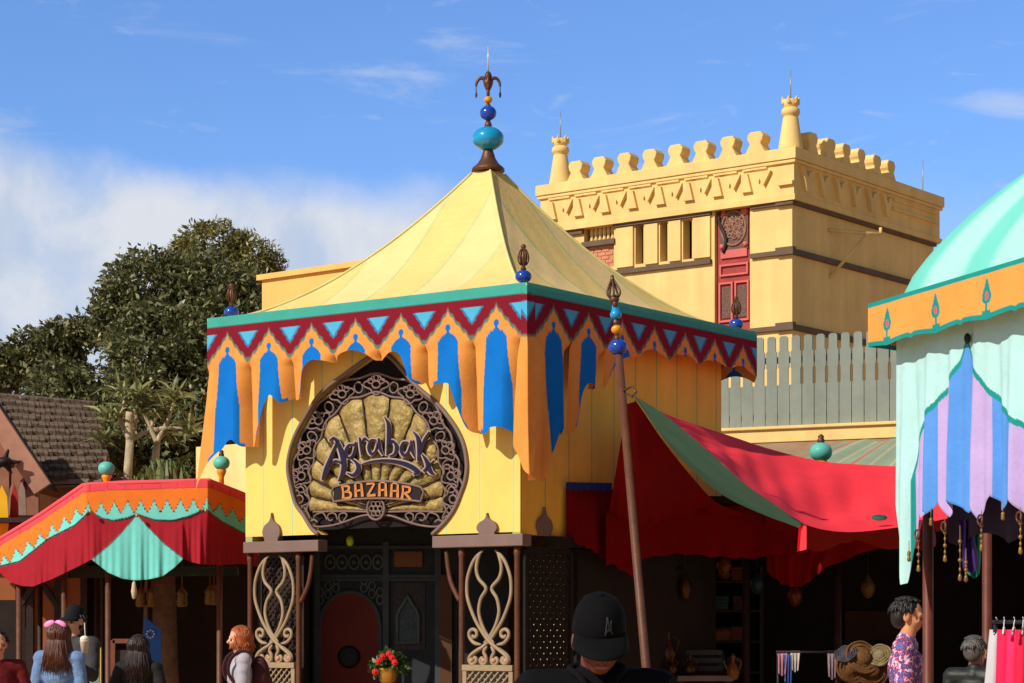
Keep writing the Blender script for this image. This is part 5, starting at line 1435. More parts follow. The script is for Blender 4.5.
# scarves hanging from the tent edge
def scarf(px0, px1, pya, pyb, Y, c, label, sh=0.0):
    m = MB(); P = []
    for i in range(16):
        u = i/15; P.append([at(lerp(px0, px1, u)+sh*t+1.2*math.sin(t*5+u*4), lerp(pya, pyb-6*abs(u-.5)*2, t), Y+.05*math.sin(u*12+t*2)) for t in np.linspace(0, 1, 20)])
    m.grid(P); o = m.build('hanging_scarf', M('scarf '+label.split()[0], c, .7, var=.15, transl=.2)); tag(o, label, 'scarf')
scarf(971, 982, 512, 579, 14.9, hx(30, 140, 120), 'emerald scarf hanging under the tent edge between two tent poles', -3)
scarf(959, 973, 520, 574, 14.7, hx(72, 44, 128), 'purple scarf hanging beside the emerald scarf', 5)
scarf(912, 935, 520, 552, 16.8, hx(130, 20, 40), 'dark red scarf hanging behind the tassels by the first tent pole', 0)
# ================================================================== PEOPLE
skin_mats = {}
def skin(c): return M('skin %d' % int(c[0]*1000), c, .55, var=.08, scale=12, spec=.35)
def fuse(mb, name, mat, parent, voxel=.009, smooth=3, wrinkle=0.0):
    """the overlapping limbs become one continuous closed surface"""
    o = mb.build(name, mat, parent)
    r = o.modifiers.new('fuse', 'REMESH'); r.mode = 'VOXEL'; r.voxel_size = voxel; r.use_smooth_shade = True
    s = o.modifiers.new('soften', 'SMOOTH'); s.factor = .5; s.iterations = smooth
    bpy.context.view_layer.update()
    dg = bpy.context.evaluated_depsgraph_get()
    me = bpy.data.meshes.new_from_object(o.evaluated_get(dg)); old = o.data
    o.modifiers.clear(); o.data = me; bpy.data.meshes.remove(old)
    if wrinkle:
        for v in me.vertices:
            p = v.co; n = mnoise.noise(Vector((p.x*9, p.y*9, p.z*16)))+.5*mnoise.noise(Vector((p.x*22, p.y*22, p.z*34)))
            v.co = p+v.normal*n*wrinkle
    me.polygons.foreach_set('use_smooth', [True]*len(me.polygons)); me.name = name
    if not me.materials: me.materials.append(mat)
    return o
def hand(mb, wrist, fwd, palmn, s=1.0):
    """palm, four curled fingers of different length and a thumb from the side"""
    f = Vector(fwd).normalized(); n = Vector(palmn); n = (n-f*n.dot(f)).normalized(); sd = f.cross(n)
    w = Vector(wrist)
    for k in (-1, 0, 1): mb.capsule(w+f*.01+sd*.016*k, w+f*.085*s+sd*.022*k, .016, .014, 10)
    for k, L_ in zip((-1.5, -.5, .5, 1.5), (.062, .074, .078, .068)):
        a = w+f*.085*s+sd*.0175*k; b_ = a+(f*.85+n*.35+sd*.05*k).normalized()*L_*.5; c = b_+(f*.35+n*.9).normalized()*L_*.5
        mb.capsule(a, b_, .0092, .0085, 8); mb.capsule(b_, c, .0085, .0072, 8)
    a = w+f*.03+sd*.03; b_ = a+(f*.55+sd*.7+n*.25).normalized()*.045; c = b_+(f*.8+n*.45).normalized()*.035
    mb.capsule(a, b_, .013, .0105, 8); mb.capsule(b_, c, .0105, .0085, 8)
def person(label, px, Y, topz, face, skin_c, hair_c, shirt, trousers, shoes=(.03,.03,.03), hair='short', arms=None, head_pitch=0.0, head_yaw=0.0, female=False, sleeve='short', lean=0.0, cap=None, shirt_mat=None, seat=0.0, extra=None, group=None, neck=.865, neckf=.004):
    p = at(px, HY, Y)
    t = thing('person', label, 'person', (p.x, Y, 0), R(face), group)
    H = topz; hs = H if H > 1.2 else H
    sw = (.112 if not female else .100)*H; fx = .05*H
    ln = lambda z: Vector((0, -lean*max(0, z-.5*H)/(.5*H), 0))
    S = lambda x, y, z: Vector((x*H, y*H, z*H))+ln(z*H)
    b = MB()
    legs = []
    for sg in (-1, 1):
        hip, kn, an = S(sg*.052,0,.50), S(sg*.055,-.012,.28), S(sg*.056,.012,.045)
        b.capsule(hip, kn, .058*H, .037*H); b.capsule(kn, an, .036*H, .022*H); b.capsule(an+Vector((0,.01,-.02)), an+Vector((0,-.11*H,-.028*H)), .022*H, .016*H)
        legs.append((hip, kn, an))
    b.ell(S(0,.004,.515), (.088*H, .062*H, .06*H)); b.ell(S(0,.004,.60), (.074*H if not female else .066*H, .052*H, .07*H)); b.ell(S(0,.006,.715), (.092*H if not female else .08*H, .062*H, .095*H))
    b.capsule(S(-sw/H,.01,.805), S(sw/H,.01,.805), .037*H, .037*H); b.capsule(S(0,.012,.80), S(0,-.004,.875), .034*H, .030*H)
    hr = Matrix.Rotation(R(head_yaw), 3, 'Z') @ Matrix.Rotation(R(-head_pitch), 3, 'X')
    nb = S(0,neckf,neck)
    HD = lambda x, y, z: nb+hr @ Vector((x*H, y*H, z*H))
    hrot = hr
    b.ell(HD(0,.006,.078), (.0435*H, .055*H, .052*H), hrot); b.ell(HD(0,-.016,.048), (.036*H, .036*H, .046*H), hrot); b.ell(HD(0,-.030,.020), (.020*H, .018*H, .016*H), hrot)
    b.capsule(HD(0,-.052,.062), HD(0,-.064,.044), .006*H, .0088*H, 8)          # nose
    b.capsule(HD(-.02,-.045,.070), HD(.02,-.045,.070), .009*H, .009*H, 8)        # brow
    for sg in (-1, 1): b.ell(HD(sg*.045,.004,.055), (.007*H, .014*H, .020*H), hrot, 10); b.ell(HD(sg*.022,-.038,.045), (.013*H,.012*H,.012*H), hrot, 10)
    b.ell(HD(0,-.049,.029), (.013*H,.007*H,.007*H), hrot, 10)
    arms = arms or {}
    J = {}
    for sg, nm in ((-1, 'R'), (1, 'L')):
        sh_ = S(sg*sw/H, .01, .805); el = arms.get('e'+nm); wr = arms.get('w'+nm)
        el = sh_+Vector((sg*.03*H, .015*H, -.17*H)) if el is None else sh_+Vector(el)*H
        wr = el+Vector((sg*.005*H, -.05*H, -.145*H)) if wr is None else el+Vector(wr)*H
        b.capsule(sh_, el, .030*H, .024*H); b.capsule(el, wr, .0235*H, .0155*H)
        f_ = (wr-el).normalized(); hand(b, wr, f_, arms.get('p'+nm, (-sg, .2, 0)), H/1.75)
        J[nm] = (sh_, el, wr)
    fuse(b, 'body', skin(skin_c), t, .0085, 3)
    for sg in (-1, 1):
        e = MB(); e.ball(HD(sg*.0205,-.0475,.0555), .0068*H, n=10); e.build('eye', M('eye', (.05,.035,.03), .2), t)
    l = MB(); l.ell(HD(0,-.0545,.029), (.014*H,.004*H,.0045*H), hrot, 10); l.build('lips', M('lips', hx(150, 80, 74), .5), t)
    c = MB()
    c.ell(S(0,.004,.535), (.098*H, .072*H, .06*H)); c.ell(S(0,.004,.60), (.087*H if not female else .078*H, .064*H, .085*H)); c.ell(S(0,.006,.715), (.102*H if not female else .09*H, .073*H, .10*H))
    c.capsule(S(-sw/H,.01,.803), S(sw/H,.01,.803), .0445*H, .0445*H); c.capsule(S(0,.012,.80), S(0,.006,.836), .05*H, .038*H)
    for nm in 'RL':
        sh_, el, wr = J[nm]
        if sleeve == 'long': c.capsule(sh_, el, .040*H, .034*H); c.capsule(el, el.lerp(wr, .93), .033*H, .025*H)
        elif sleeve == 'short': c.capsule(sh_, sh_.lerp(el, .72), .040*H, .039*H)
    fuse(c, 'shirt' if sleeve == 'short' else 'jacket', shirt_mat or M('shirt '+label[:28], shirt, .85, var=.12, scale=6, bump=.1), t, .011, 2, .006)
    q = MB()
    for hip, kn, an in legs: q.capsule(hip, kn, .066*H, .046*H); q.capsule(kn, an.lerp(kn, .12), .046*H, .036*H)
    q.ell(S(0,.004,.515), (.095*H, .068*H, .055*H)); fuse(q, 'trousers', M('trousers '+label[:28], trousers, .85, var=.15, bump=.1), t, .014, 2, .006)
    for hip, kn, an in legs:
        s = MB(); s.capsule(an+Vector((0,.02,-.012*H)), an+Vector((0,-.12*H,-.022*H)), .030*H, .023*H); s.build('shoe', M('shoe', shoes, .6), t)
    # hair
    hm = M('hair %d' % int(hair_c[0]*2000+hair_c[2]*91), hair_c, .5, var=.35, scale=30, spec=.5)
    g = np.random.default_rng(int(px)+3)
    hb = MB()
    if hair != 'none':
        V = MB()
        for i in range(34):
            pass
        hb.ell(HD(0,.014,.084), (.0485*H, .0565*H, .0525*H), hrot)
        if hair in ('short', 'long', 'bob'):
            hb.ell(HD(0,.034,.058), (.046*H,.036*H,.05*H), hrot)
    strands = 420 if hair == 'short' else 560
    st_ = MB()
    for i in range(strands):
        a = g.uniform(-math.pi, math.pi); e = g.uniform(.15, 1.45)
        # root on the scalp, kept off the face
        dx, dy, dz = math.sin(a)*math.cos(e), math.cos(a)*math.cos(e), math.sin(e)
        if hair == 'none': break
        if dy < -.35 and dz < .75: continue
        if cap and dz > .25: continue
        root = HD(dx*.047, .012+dy*.055, .082+dz*.050)
        out_ = hrot @ Vector((dx, dy, dz*.3))
        if hair == 'short':
            L_ = g.uniform(.02, .038)*H; tan = hrot @ Vector((dx*.5, dy*.6-.15, -.9 if dz < .7 else .1))
            st_.tube(spline([root, root+out_*.006*H+tan*L_*.5, root+tan*L_+out_*.001*H], 6), [.0055*H, .0055*H, .005*H, .004*H, .003*H, .001*H], 4)
        else:
            L_ = (g.uniform(.19, .25) if hair == 'long' else g.uniform(.075, .105))*H
            side_ = hrot @ Vector((dx, dy+.25, 0)); side_.normalize()
            p1 = root+out_*.018*H+Vector((0,0,-.02*H)); p2 = Vector((nb.x, nb.y, 0))+side_*(.060*H)+Vector((0,.01*H,root.z-.085*H)); p3 = p2+side_*.012*H+Vector((g.normal()*.008*H, .012*H, -max(.01, L_-.085*H)))
            if hair == 'bob': p3 = p2+side_*.004*H+Vector((g.normal()*.01, g.normal()*.01, -.03*H))
            st_.tube(spline([root, p1, p2, p3], 12), [.0055*H*(1-.05*k) for k in range(11)]+[.001*H], 4)
    if hair != 'none':
        hh = hb.build('hair', hm, t); st_.build('hair_locks', hm, hh)
    if cap:
        k = MB(); ct = [(.0005,.060),(.020,.058),(.036,.048),(.048,.028),(.053,.004),(.054,-.012)]
        base_ = Matrix.Translation(HD(0,.008,.086)) @ hrot.to_4x4() @ Matrix.Diagonal((.93*H, 1.10*H, H, 1))
        k.lathe(ct[::-1], m=base_, n=32); k.ball(None, .006, .003, 8, m=base_ @ Matrix.Translation((0,0,.061)))
        crown = k.build('cap', M('cap '+label[:20], cap, .9, var=.15, spec=.1), t)
        v_ = MB(); P = []
        for i in range(25):
            a = lerp(-1.0, 1.0, i/24); row = []
            for j in range(8):
                w_ = j/7; ext = .062*math.sqrt(max(0, 1-(a*.98)**2))
                row.append(base_ @ Vector((math.sin(a*1.15)*(.0525+.007*w_), -math.cos(a*1.15)*.0515-ext*w_, -.004-.012*w_*w_-.010*(a*a)*w_)))
            P.append(row)
        v_.grid(P); vo = v_.build('cap_visor', M('cap '+label[:20]), t); sd = vo.modifiers.new('thick', 'SOLIDIFY'); sd.thickness = .004
        t['_cap'] = 1
        CAPM[label] = base_
    if extra: extra(t, HD, S, J, H, hrot)
    if '_cap' in t: del t['_cap']
    return t
CAPM = {}
# man with his head bowed, close to the camera
def fg(t, HD, S, J, H, hrot):
    base_ = CAPM[t['label']]
    m = MB()
    def cp(a, z): return base_ @ Vector((math.sin(a)*.0545*(1 if z < .01 else .93), -math.cos(a)*.0545*(1 if z < .01 else .93), z))
    def cp(a, z):
        r = interp([(-.012,.054),(.004,.053),(.028,.048),(.048,.036),(.058,.02)], z)+.0012; return base_ @ Vector((math.sin(a)*r, -math.cos(a)*r, z))
    for pts in ([(.12,.004),(.18,.024),(.22,.036)], [(.22,.036),(.27,.018),(.33,.010)], [(.33,.010),(.34,.022),(.38,.030)], [(.16,.010),(.25,.014),(.40,.006)]):
        m.tube([cp(a, z) for a, z in spl2(pts, 10)], .0032*1, 6)
    m.build('cap_emblem', M('charcoal stitching', hx(40, 40, 44), .8), t)
    c = MB(); 
    for sg in (-1, 1):
        c.tube(spline([S(sg*.012,-.058,.795), S(sg*.035,-.04,.832), S(sg*.05,.0,.848), S(0,.035,.858)], 16), [.007*H]*16, 8)
    c.build('jacket_collar', M('black jacket cloth', (.006,.006,.0075), .9, var=.3, spec=.08), t)
person('man in black cap and black jacket, head bowed, nearest to the camera', 597, 7.1, 1.735, 3, hx(104, 60, 44), (.01,.008,.007), (.010,.010,.012), (.02,.02,.03), hair='none', neck=.846, neckf=-.02, head_pitch=-24, sleeve='long', cap=(.004,.004,.005), shirt_mat=M('black jacket cloth', (.006,.006,.0075), .9, var=.3, spec=.08), extra=fg)

# boy in the patterned shirt, walking to the right
pm_ = bpy.data.materials.new('patterned shirt'); pm_.use_nodes = True
n_ = pm_.node_tree.nodes; l_ = pm_.node_tree.links; tc_ = n_.new('ShaderNodeTexCoord'); vo = n_.new('ShaderNodeTexVoronoi'); vo.inputs['Scale'].default_value = 30; vo.inputs['Randomness'].default_value = 1
nz = n_.new('ShaderNodeTexNoise'); nz.inputs['Scale'].default_value = 14; mxv = n_.new('ShaderNodeVectorMath'); mxv.operation = 'MULTIPLY_ADD'; mxv.inputs[1].default_value = (.12,)*3
l_.new(tc_.outputs['Object'], nz.inputs['Vector']); l_.new(nz.outputs['Color'], mxv.inputs[0]); l_.new(tc_.outputs['Object'], mxv.inputs[2]); l_.new(mxv.outputs[0], vo.inputs['Vector'])
rp = n_.new('ShaderNodeValToRGB'); rp.color_ramp.interpolation = 'LINEAR'; nz2 = n_.new('ShaderNodeTexNoise'); nz2.inputs['Scale'].default_value = 22; nz2.inputs['Detail'].default_value = 4; nz2.inputs['Roughness'].default_value = .7; mr_ = n_.new('ShaderNodeMapRange'); mr_.inputs['From Min'].default_value = .3; mr_.inputs['From Max'].default_value = .7; l_.new(tc_.outputs['Object'], nz2.inputs['Vector']); l_.new(nz2.outputs['Fac'], mr_.inputs['Value']); l_.new(mr_.outputs['Result'], rp.inputs[0])
for i, (pos, c_) in enumerate(((0, hx(40, 36, 92)), (.28, hx(118, 110, 190)), (.46, hx(30, 28, 60)), (.60, hx(214, 70, 120)), (.70, hx(236, 226, 240)), (.82, hx(150, 150, 220)))):
    e_ = rp.color_ramp.elements[i] if i < 2 else rp.color_ramp.elements.new(pos); e_.position = pos; e_.color = (*c_, 1)
l_.new(rp.outputs[0], n_['Principled BSDF'].inputs['Base Color']); n_['Principled BSDF'].inputs['Roughness'].default_value = .8
MATS['patterned shirt'] = pm_
person('dark-haired boy in purple and pink patterned shirt walking behind the brown tent pole', 908, 15.5, 1.82, 76, hx(206, 142, 104), (.010,.008,.009), (.3,.3,.5), (.03,.03,.05), hair='short', head_pitch=-6, shirt_mat=pm_, arms={'eR': (-.03,-.01,-.17), 'wR': (0,-.10,-.09), 'eL': (.03,.04,-.16), 'wL': (0,-.06,-.12)})

# left-hand group
def denim_extra(t, HD, S, J, H, hrot):
    m = MB(); c = HD(.008, .035, .118)
    for sg in (-1, 1): m.ell(c+Vector((sg*.052, .01, .004)), (.055, .018, .030), Matrix.Rotation(sg*.35, 3, 'Y'), 14)
    m.ball(c, .018, n=10); m.build('hair_bow', M('pink satin bow', hx(250, 150, 214), .35, var=.1), t)
person('woman in light blue denim jacket with long brown hair and pink hair bow', 60, 19.2, 1.66, 168, hx(206, 150, 120), hx(94, 52, 36), hx(120, 152, 196), (.03,.04,.07), hair='long', female=True, sleeve='long', shirt_mat=M('blue denim', hx(112, 142, 188), .85, var=.25, scale=18, bump=.25), extra=denim_extra, arms={'eR': (-.03,.0,-.17), 'wR': (.01,-.11,-.07)})
def cupman(t, HD, S, J, H, hrot):
    pass
person('man in charcoal jacket and dark cap with pale front standing left of the denim jacket', 74, 20.4, 1.80, -28, hx(214, 160, 130), (.02,.016,.014), hx(62, 60, 62), (.03,.03,.035), hair='short', sleeve='long', cap=(.016,.016,.018), arms={'eL': (.04,-.05,-.16), 'wL': (.02,-.13,.05), 'eR': (-.06,.01,-.16)}, head_pitch=-4)
cu = thing('ice_cream_cup', 'small pale cup with straw held up beside the pink hair bow', 'cup', tuple(at(84.5, 653, 19.6)))
m = MB(); m.lathe([(.028,0),(.040,.10),(.044,.105),(.040,.11)], (0,0,0), 16); m.build('cup', M('paper cup', hx(224, 206, 190), .6), cu)
m = MB(); m.ball((0,0,.125), .04, .03, 14); m.build('ice_cream', M('vanilla', hx(246, 232, 214), .5), cu)
m = MB(); m.tube([(.01,0,.1), (0,0,.27)], .005, 6); m.build('straw', M('straw', hx(200, 196, 196), .4), cu)
person('woman with long dark hair and black top seen from behind below the teal fan panel', 139, 19.6, 1.545, 176, hx(214, 158, 126), hx(44, 26, 22), (.012,.011,.012), (.02,.02,.025), hair='long', female=True, sleeve='short', arms={'eR': (-.05,.02,-.16), 'eL': (.07,-.03,-.15), 'wL': (.01,-.12,-.02)}, shirt_mat=M('black top', (.012,.011,.012), .8))
def pack(t, HD, S, J, H, hrot):
    m = MB(); m.ell(S(0,.115,.70), (.105*H,.06*H,.13*H)); m.ell(S(0,.16,.655), (.075*H,.03*H,.07*H)); bp = fuse(m, 'backpack', M('maroon backpack', hx(70, 30, 34), .8, var=.2), t, .012, 2, .003)
    for sg in (-1, 1):
        s = MB(); s.tube(spline([S(sg*.065,.07,.82), S(sg*.068,.0,.852), S(sg*.068,-.06,.81), S(sg*.07,-.068,.72), S(sg*.085,.02,.62)], 20), .012, 6, flat=2.0); s.build('shoulder_strap', M('maroon backpack'), bp)
person('woman with short red hair, grey tee and maroon backpack before the left carved column', 239, 20.0, 1.625, -72, hx(222, 164, 132), hx(166, 82, 36), hx(176, 172, 184), (.05,.06,.10), hair='bob', female=True, head_pitch=-4, extra=pack, arms={'eR': (-.02,-.02,-.17), 'wR': (0,-.14,-.03), 'eL': (.02,-.02,-.17), 'wL': (0,-.14,-.03)})
person('person in red top at the far left edge of the photo', -2, 18.6, 1.58, 25, hx(196, 136, 104), hx(30, 22, 20), hx(104, 16, 24), (.03,.03,.05), hair='short', arms={'eL': (.05,-.02,-.16), 'wL': (.03,-.13,-.02)})
person('person in dark hooded jacket with grey hair in the tent shade beside the pink garments', 975, 16.4, 1.545, 150, hx(160, 110, 86), hx(84, 80, 80), (.016,.018,.018), (.02,.02,.02), hair='short', sleeve='long', shirt_mat=M('black shell jacket', (.018,.022,.022), .5, var=.2))

# ================================================================== GOODS
def label_obj(o, l, c, g=None): return tag(o, l, c, g)
fp = thing('flower_pot', 'brass flower pot of red blossoms in the pavilion doorway', 'flower pot', (at(388,680,23.4).x, 23.4, 0))
c = at(388, 683, 23.4)
m = MB(); m.box((c.x-.1, 23.5, (c.z-.02)/2), (.62, .3, c.z-.02)); m.build('pot_stand', M('stand wood', hx(168, 128, 92), .7), fp, world=True)
m = MB(); m.lathe([(.05,-.015),(.085,.02),(.10,.09),(.09,.14),(.105,.16),(.09,.15)], c, 18); m.build('pot', M('brass pot', hx(190, 140, 60), .35, metal=.6, var=.2), fp, world=True)
bl = [((c.x, 23.4, c.z+.24), (.15,.12,.10)), ((c.x+.12, 23.4, c.z+.18), (.09,.09,.08)), ((c.x-.11, 23.4, c.z+.17), (.08,.08,.08))]
V, C = leaf_mesh(bl, 420, .07, (.04,.10,.02), (.10,.17,.05), 31, fill=.8, narrow=.6); leaves_obj('foliage', V, C, leafmat, fp)
g = np.random.default_rng(4)
for dx, dz in ((-.05,.28),(.05,.27),(-.13,.12),(-.09,.23),(.02,.31),(.08,.22)):
    m = MB(); q = Vector((c.x+dx, 23.28+g.uniform(-.03,.03), c.z+dz))
    for k in range(7):
        a = k*.9; m.ell(q+Vector((.020*math.cos(a), -.01, .020*math.sin(a))), (.017,.011,.017), None, 8)
    m.ball(q+Vector((0,-.015,0)), .018, n=8); m.build('blossom', M('red petals', hx(206, 34, 36), .6, var=.2), fp, world=True)
brass = M('old brass', hx(72, 50, 26), .35, metal=.6, var=.4, scale=20)
def jug(px, py, Y, h, label, cat='jug', mat=brass, name='brass_jug', fat=1.0):
    p = at(px, py, Y); m = MB(); m.lathe([(h*.14,0),(h*.2*fat,h*.08),(h*.26*fat,h*.28),(h*.18*fat,h*.5),(h*.07,h*.66),(h*.06,h*.82),(h*.11,h*.9),(h*.03,h*.93),(h*.04,h*.97),(.004,h)], p, 14)
    m.tube(spline([p+Vector((h*.08,0,h*.82)), p+Vector((h*.30,0,h*.66)), p+Vector((h*.22,0,h*.36))], 12), h*.025, 6)
    m.tube(spline([p+Vector((-h*.2,0,h*.35)), p+Vector((-h*.30,0,h*.6)), p+Vector((-h*.36,0,h*.74))], 10), [h*.04-.002*h*i for i in range(10)], 6)
    return tag(m.build(name, mat), label, cat)
# counter with goods under the canopy
ct = thing('shop_counter', 'dark slatted counter under the red canopy with paler top', 'counter', (at(704,628,24.6).x, 24.6, 0))
p0, p1 = at(678, 676, 24.6), at(734, 676, 24.6)
m = MB(); m.box(((p0.x+p1.x)/2, 24.95, p0.z-.03), (p1.x-p0.x, .6, .06)); m.build('counter_top', M('pale counter', hx(110, 100, 92), .6, var=.3), ct, world=True)  # top coloured paler than the slats
for k, (pa, pb) in enumerate(((650, 655), (658, 663), (666, 671))):
    z0, z1 = at(700, pb, 25.0).z, at(700, pa, 25.0).z; m = MB(); m.box((at(704,628,25.0).x, 25.05, (z0+z1)/2), (.42, .03, z1-z0)); m.build('slat', M('grey slat', hx(56, 54, 58), .7), ct, world=True)
m = MB()
for s_ in (p0.x+.05, p1.x-.05):
    m.box((s_, 24.95, (p0.z-.06)/2), (.07, .5, p0.z-.06))
m.build('leg', darkwood, ct, world=True)
jug(668, 664, 24.75, .40, 'tall brass jug at the left end of the shop counter')
jug(672, 674, 24.6, .20, 'small brass jug before the tall one at the left end of the counter', fat=1.2)
jug(690, 676, 24.8, .26, 'squat brass jug on the middle of the shop counter', fat=1.3)
jug(733, 680, 24.7, .30, 'amber glass jug at the right end of the shop counter', mat=M('amber glass', hx(110, 66, 20), .25), name='glass_jug')
ln_ = thing('hanging_lantern', 'brass hanging lantern under a wide dark hood behind the leaning pole', 'lantern', tuple(at(685, 600, 24.9)))
m = MB(); m.lathe([(.03,0),(.06,.03),(.075,.12),(.06,.21),(.03,.26),(.02,.28)], (0,0,0), 8); m.build('lantern_body', brass, ln_)
m = MB(); m.lathe([(.13,.33),(.10,.345),(.05,.42),(.04,.50),(.01,.52)], (-.12,.05,0), 16); m.build('lantern_hood', black, ln_)
m = MB(); m.tube([(0,0,.27), (0,0,.95)], .008, 5); m.build('lantern_chain', black, ln_)
rk2 = thing('scarf_rack', 'low dark rack under the red canopy hung with small coloured cloths', 'rack', (at(800,628,22.6).x, 22.6, 0))
zk = at(790, 652, 22.6).z; xa, xb = at(776, 628, 22.6).x, at(838, 628, 22.6).x
m = MB(); m.tube([(xa, 22.6, zk), (xb, 22.6, zk)], .012, 8)
for x in (xa+.02, xb-.02): m.tube([(x, 22.6, 0), (x, 22.6, zk)], .014, 8); m.bar((x, 22.35, .02), (x, 22.85, .02), .03, .03)
m.build('rack_frame', black, rk2, world=True)
for px, w_, ln_, c_, lb in ((782, .055, .26, (176,120,140), 'faded pink cloth at the left end of the low scarf rack'), (788, .05, .36, (60,84,150), 'blue cloth second from the left on the low scarf rack'), (795, .05, .22, (190,180,170), 'off-white cloth third from the left on the low scarf rack'), (832, .05, .30, (140,120,130), 'grey mauve cloth at the right end of the low scarf rack')):
    x0 = at(px, 628, 22.6).x; m = MB(); P = []
    for i in range(17):
        u = i/16-.5; P.append([(x0+w_*2*u*(1-.25*t), 22.585-.03*math.sin(u*17+t*2)*t+(.03 if t < .08 else 0), zk+.012-ln_*t*(1-.25*abs(u))) for t in np.linspace(0, 1, 16)])
    m.grid(P); tag(m.build('draped_cloth', M('small cloth %d' % px, hx(*c_), .85, var=.25, scale=20, transl=.1)), lb, 'cloth', 'cloths on the low scarf rack')
# straw hats and baskets heaped on a table behind the boy
tb = thing('goods_table', 'low dark table heaped with brown straw hats behind the boy', 'table', (at(866,628,19.4).x, 19.4, 0))
zt_ = at(866, 682, 19.4).z-.12
m = MB(); m.box((at(866,628,19.4).x, 19.4, zt_-.03), (.75, .7, .05)); m.build('table_top', darkwood, tb, world=True)
for sx in (-.33, .33):
    for sy in (-.3, .3): m = MB(); m.box((at(866,628,19.4).x+sx, 19.4+sy, (zt_-.055)/2), (.06, .06, zt_-.055)); m.build('leg', darkwood, tb, world=True)
hats = (((851,668,.15,70),(150,96,46),'brown straw hat tilted up at the left of the heap'),((862,658,.16,62),(166,112,58),'tan straw hat leaning at the top of the heap'),((872,671,.15,78),(134,82,40),'dark brown straw hat standing at the right of the heap'),((880,656,.11,55),(190,166,120),'pale small straw hat at the upper right of the heap'),((846,655,.10,40),(96,94,110),'grey small hat at the upper left of the heap'))
for (px, py, r, tilt), c_, lb in hats:
    p = at(px, py, 19.3); q_ = Matrix.Translation(p) @ Matrix.Rotation(R(tilt), 4, 'X') @ Matrix.Rotation(R(px*7 % 40-20), 4, 'Y')
    m = MB(); m.lathe([(r*.96,-.012),(r,0),(r*.8,.02),(r*.46,.012),(r*.42,r*.30),(r*.30,r*.40),(.002,r*.36)], m=q_, n=26)
    for rr_ in (.95, .72, .50): m.tube([q_ @ Vector((r*rr_*math.cos(a), r*rr_*math.sin(a), .016+.006*math.sin(a*5))) for a in np.linspace(0, 2*math.pi, 30)[:-1]], .010, 6, closed=True)
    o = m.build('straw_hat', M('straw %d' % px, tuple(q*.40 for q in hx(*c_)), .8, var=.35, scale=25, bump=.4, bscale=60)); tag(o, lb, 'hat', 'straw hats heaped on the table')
# clothes rail at the right edge
cr = thing('clothes_rail', 'metal clothes rail holding pink garments at the right edge', 'clothes rail', (at(1014,628,14.6).x, 14.6, 0))
zr = at(1010, 622, 14.6).z
m = MB(); xr0, xr1 = at(992, 628, 14.6).x, at(1090, 628, 14.0).x
m.tube([(xr0, 14.6, zr), (xr1, 14.2, zr)], .014, 8); 
for x, y in ((xr0+.02, 14.6), (xr1-.02, 14.2)): m.tube([(x, y, 0), (x, y, zr)], .014, 8); m.bar((x, y-.25, .02), (x, y+.25, .02), .03, .03)
m.build('rail_frame', M('dark steel', (.05,.05,.055), .4, metal=.6), cr, world=True)
def garment(px, Y, c_, w_, ln_, lb, rz=0.2):
    p = at(px, 628, Y); t = thing('hanging_garment', lb, 'garment', (p.x, Y, zr-.05), rz, 'garments on the clothes rail')
    m = MB(); P = []
    for i in range(33):
        a = 2*math.pi*i/32; row = []
        for j in range(18):
            v = j/17; z = -ln_*v; wx = w_*(.35+.65*min(1, v*5)**.6)*(1+.15*v); wy = .045+.035*v
            f_ = 1+.16*math.sin(a*6+v*3)*v; row.append((wx*math.cos(a)*f_, wy*math.sin(a)*f_, z))
        P.append(row)
    m.grid(P); m.build('cloth', M('garment %d' % int(px), c_, .8, var=.15, transl=.1), t)
    h = MB(); h.tube(spline([(-w_*.7,0,-.03),(0,0,.015),(w_*.7,0,-.03)], 10), .007, 6); h.tube(spline([(0,0,.01),(0,0,.04),(.02,0,.065),(0,0,.08)], 10), .004, 5); h.build('hanger', M('white plastic', (.7,.7,.7), .4), t)
    return t
garment(1004, 14.5, hx(226, 30, 84), .055, 1.1, 'crimson pink garment nearest the tent pole on the rail', 1.2)
garment(1014, 14.42, hx(238, 44, 100), .06, 1.05, 'bright pink garment in the middle of the rail', 1.1)
garment(1023, 14.36, hx(214, 26, 70), .06, 1.1, 'deep pink garment at the right edge of the photo', 1.2)
garment(996, 14.62, hx(196, 196, 204), .05, .5, 'short pale grey garment at the left end of the rail', 1.0)
# dim stock inside the open shop: shelves, boxes, bowls, hanging lamps
sh_u = thing('shelf_unit', 'dark open shelf unit against the back wall of the dim shop', 'shelf', (at(712,628,28.9).x, 28.9, 0))
xa, xb = at(664, 628, 28.9).x, at(760, 628, 28.9).x
levels = [1.02, 1.42, 1.82, 2.2]
m = MB()
for x in (xa, (xa+xb)/2, xb): m.box((x, 28.95, 1.2), (.05, .5, 2.4))
m.build('upright', darkwood, sh_u, world=True)
for z in levels: m = MB(); m.box(((xa+xb)/2, 28.95, z), (xb-xa-.06, .48, .03)); m.build('shelf', darkwood, sh_u, world=True)
gg = np.random.default_rng(21)
kinds = ['clay pot', 'brass bowl', 'folded cloth', 'small chest']
where = ['lowest', 'second', 'third', 'top']
colr = ['rust red', 'ochre', 'dull teal', 'plum', 'cream', 'copper']; crgb = [(150,62,40),(190,140,60),(60,120,116),(100,50,90),(206,190,160),(176,104,64)]
n9 = 0
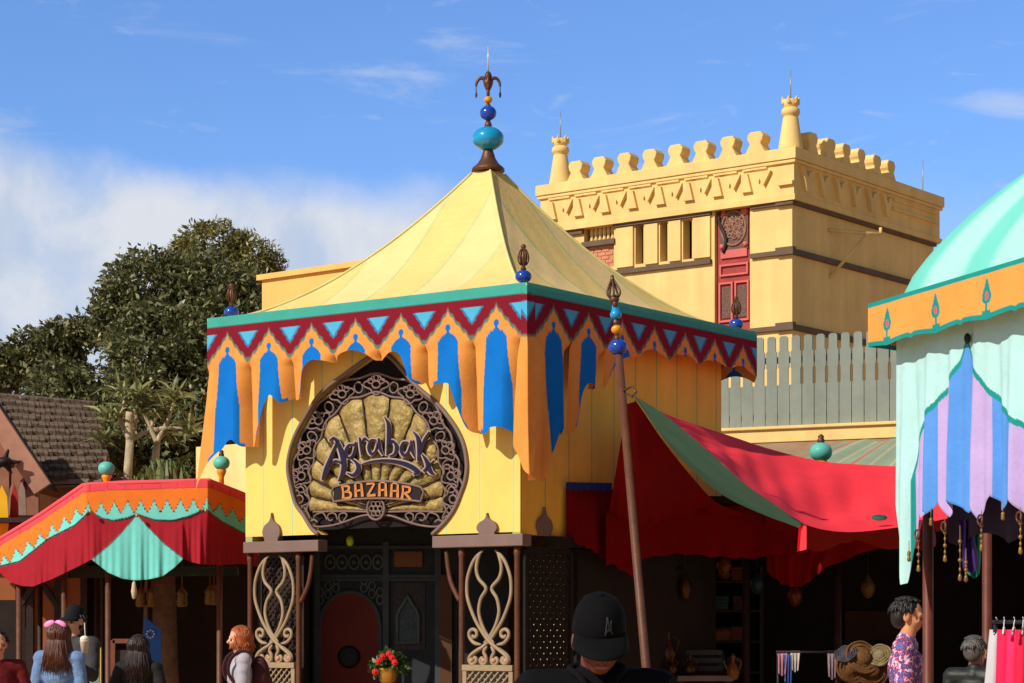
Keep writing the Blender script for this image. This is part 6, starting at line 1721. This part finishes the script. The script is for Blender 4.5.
for li, z in enumerate(levels[:4]):
    for s9 in range(4):
        x = lerp(xa+.18, xb-.18, (s9+.5)/4)+gg.uniform(-.05, .05); kd = (li+s9*2+li*s9) % 4; ci = (li*3+s9) % 6; zz = z+.016
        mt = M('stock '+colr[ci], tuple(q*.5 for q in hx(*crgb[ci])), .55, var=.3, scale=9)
        m = MB(); c = Vector((x, 28.85, zz))
        if kd == 0: m.lathe([(.06,0),(.10,.06),(.11,.13),(.06,.20),(.05,.23),(.07,.25),(.05,.25)], c, 14)
        elif kd == 1: m.lathe([(.05,0),(.06,.02),(.12,.08),(.13,.10),(.10,.09),(.02,.04)], c, 16)
        elif kd == 2:
            for q9 in range(4): m.box(c+Vector((gg.uniform(-.01,.01), 0, .025+.045*q9)), (.24, .2, .04))
        else:
            m.box(c+Vector((0,0,.06)), (.22, .16, .12)); m.lathe([(.001,-.11),(.08,-.11),(.08,.11),(.001,.11)], m=Matrix.Translation(c+Vector((0,0,.12))) @ Matrix.Rotation(R(90), 4, 'Y') @ Matrix.Diagonal((.8,1,1,1)), n=16)
        tag(m.build(kinds[kd].replace(' ', '_'), mt), '%s %s on the %s shelf, %s of four from the pavilion side' % (colr[ci], kinds[kd], where[li], ['first', 'second', 'third', 'fourth'][s9]), kinds[kd].split()[-1])
for i, (px, py, Y, c_) in enumerate(((724, 566, 26.2, (190,110,40)), (757, 584, 26.6, (60,110,120)), (795, 596, 26.0, (160,60,40)), (868, 588, 26.4, (170,130,70)))):
    p = at(px, py, Y); t = thing('hanging_lamp', ['amber pierced lamp hanging left of the middle shop post', 'teal pierced lamp hanging just right of the middle shop post', 'rust red pierced lamp hanging between the two right shop posts', 'ochre pierced lamp hanging right of the last shop post'][i], 'lamp', tuple(p))
    m = MB(); m.lathe([(.01,-.13),(.05,-.10),(.09,-.02),(.085,.04),(.05,.09),(.025,.12),(.01,.16)], (0,0,0), 10); m.build('lamp_body', M('lamp glass %d' % i, tuple(q*.35 for q in hx(*c_)), .3, var=.4, scale=30), t)
    m = MB(); m.tube([(0,0,.15), (0,0,3.0-p.z)], .006, 5); m.build('lamp_chain', black, t)
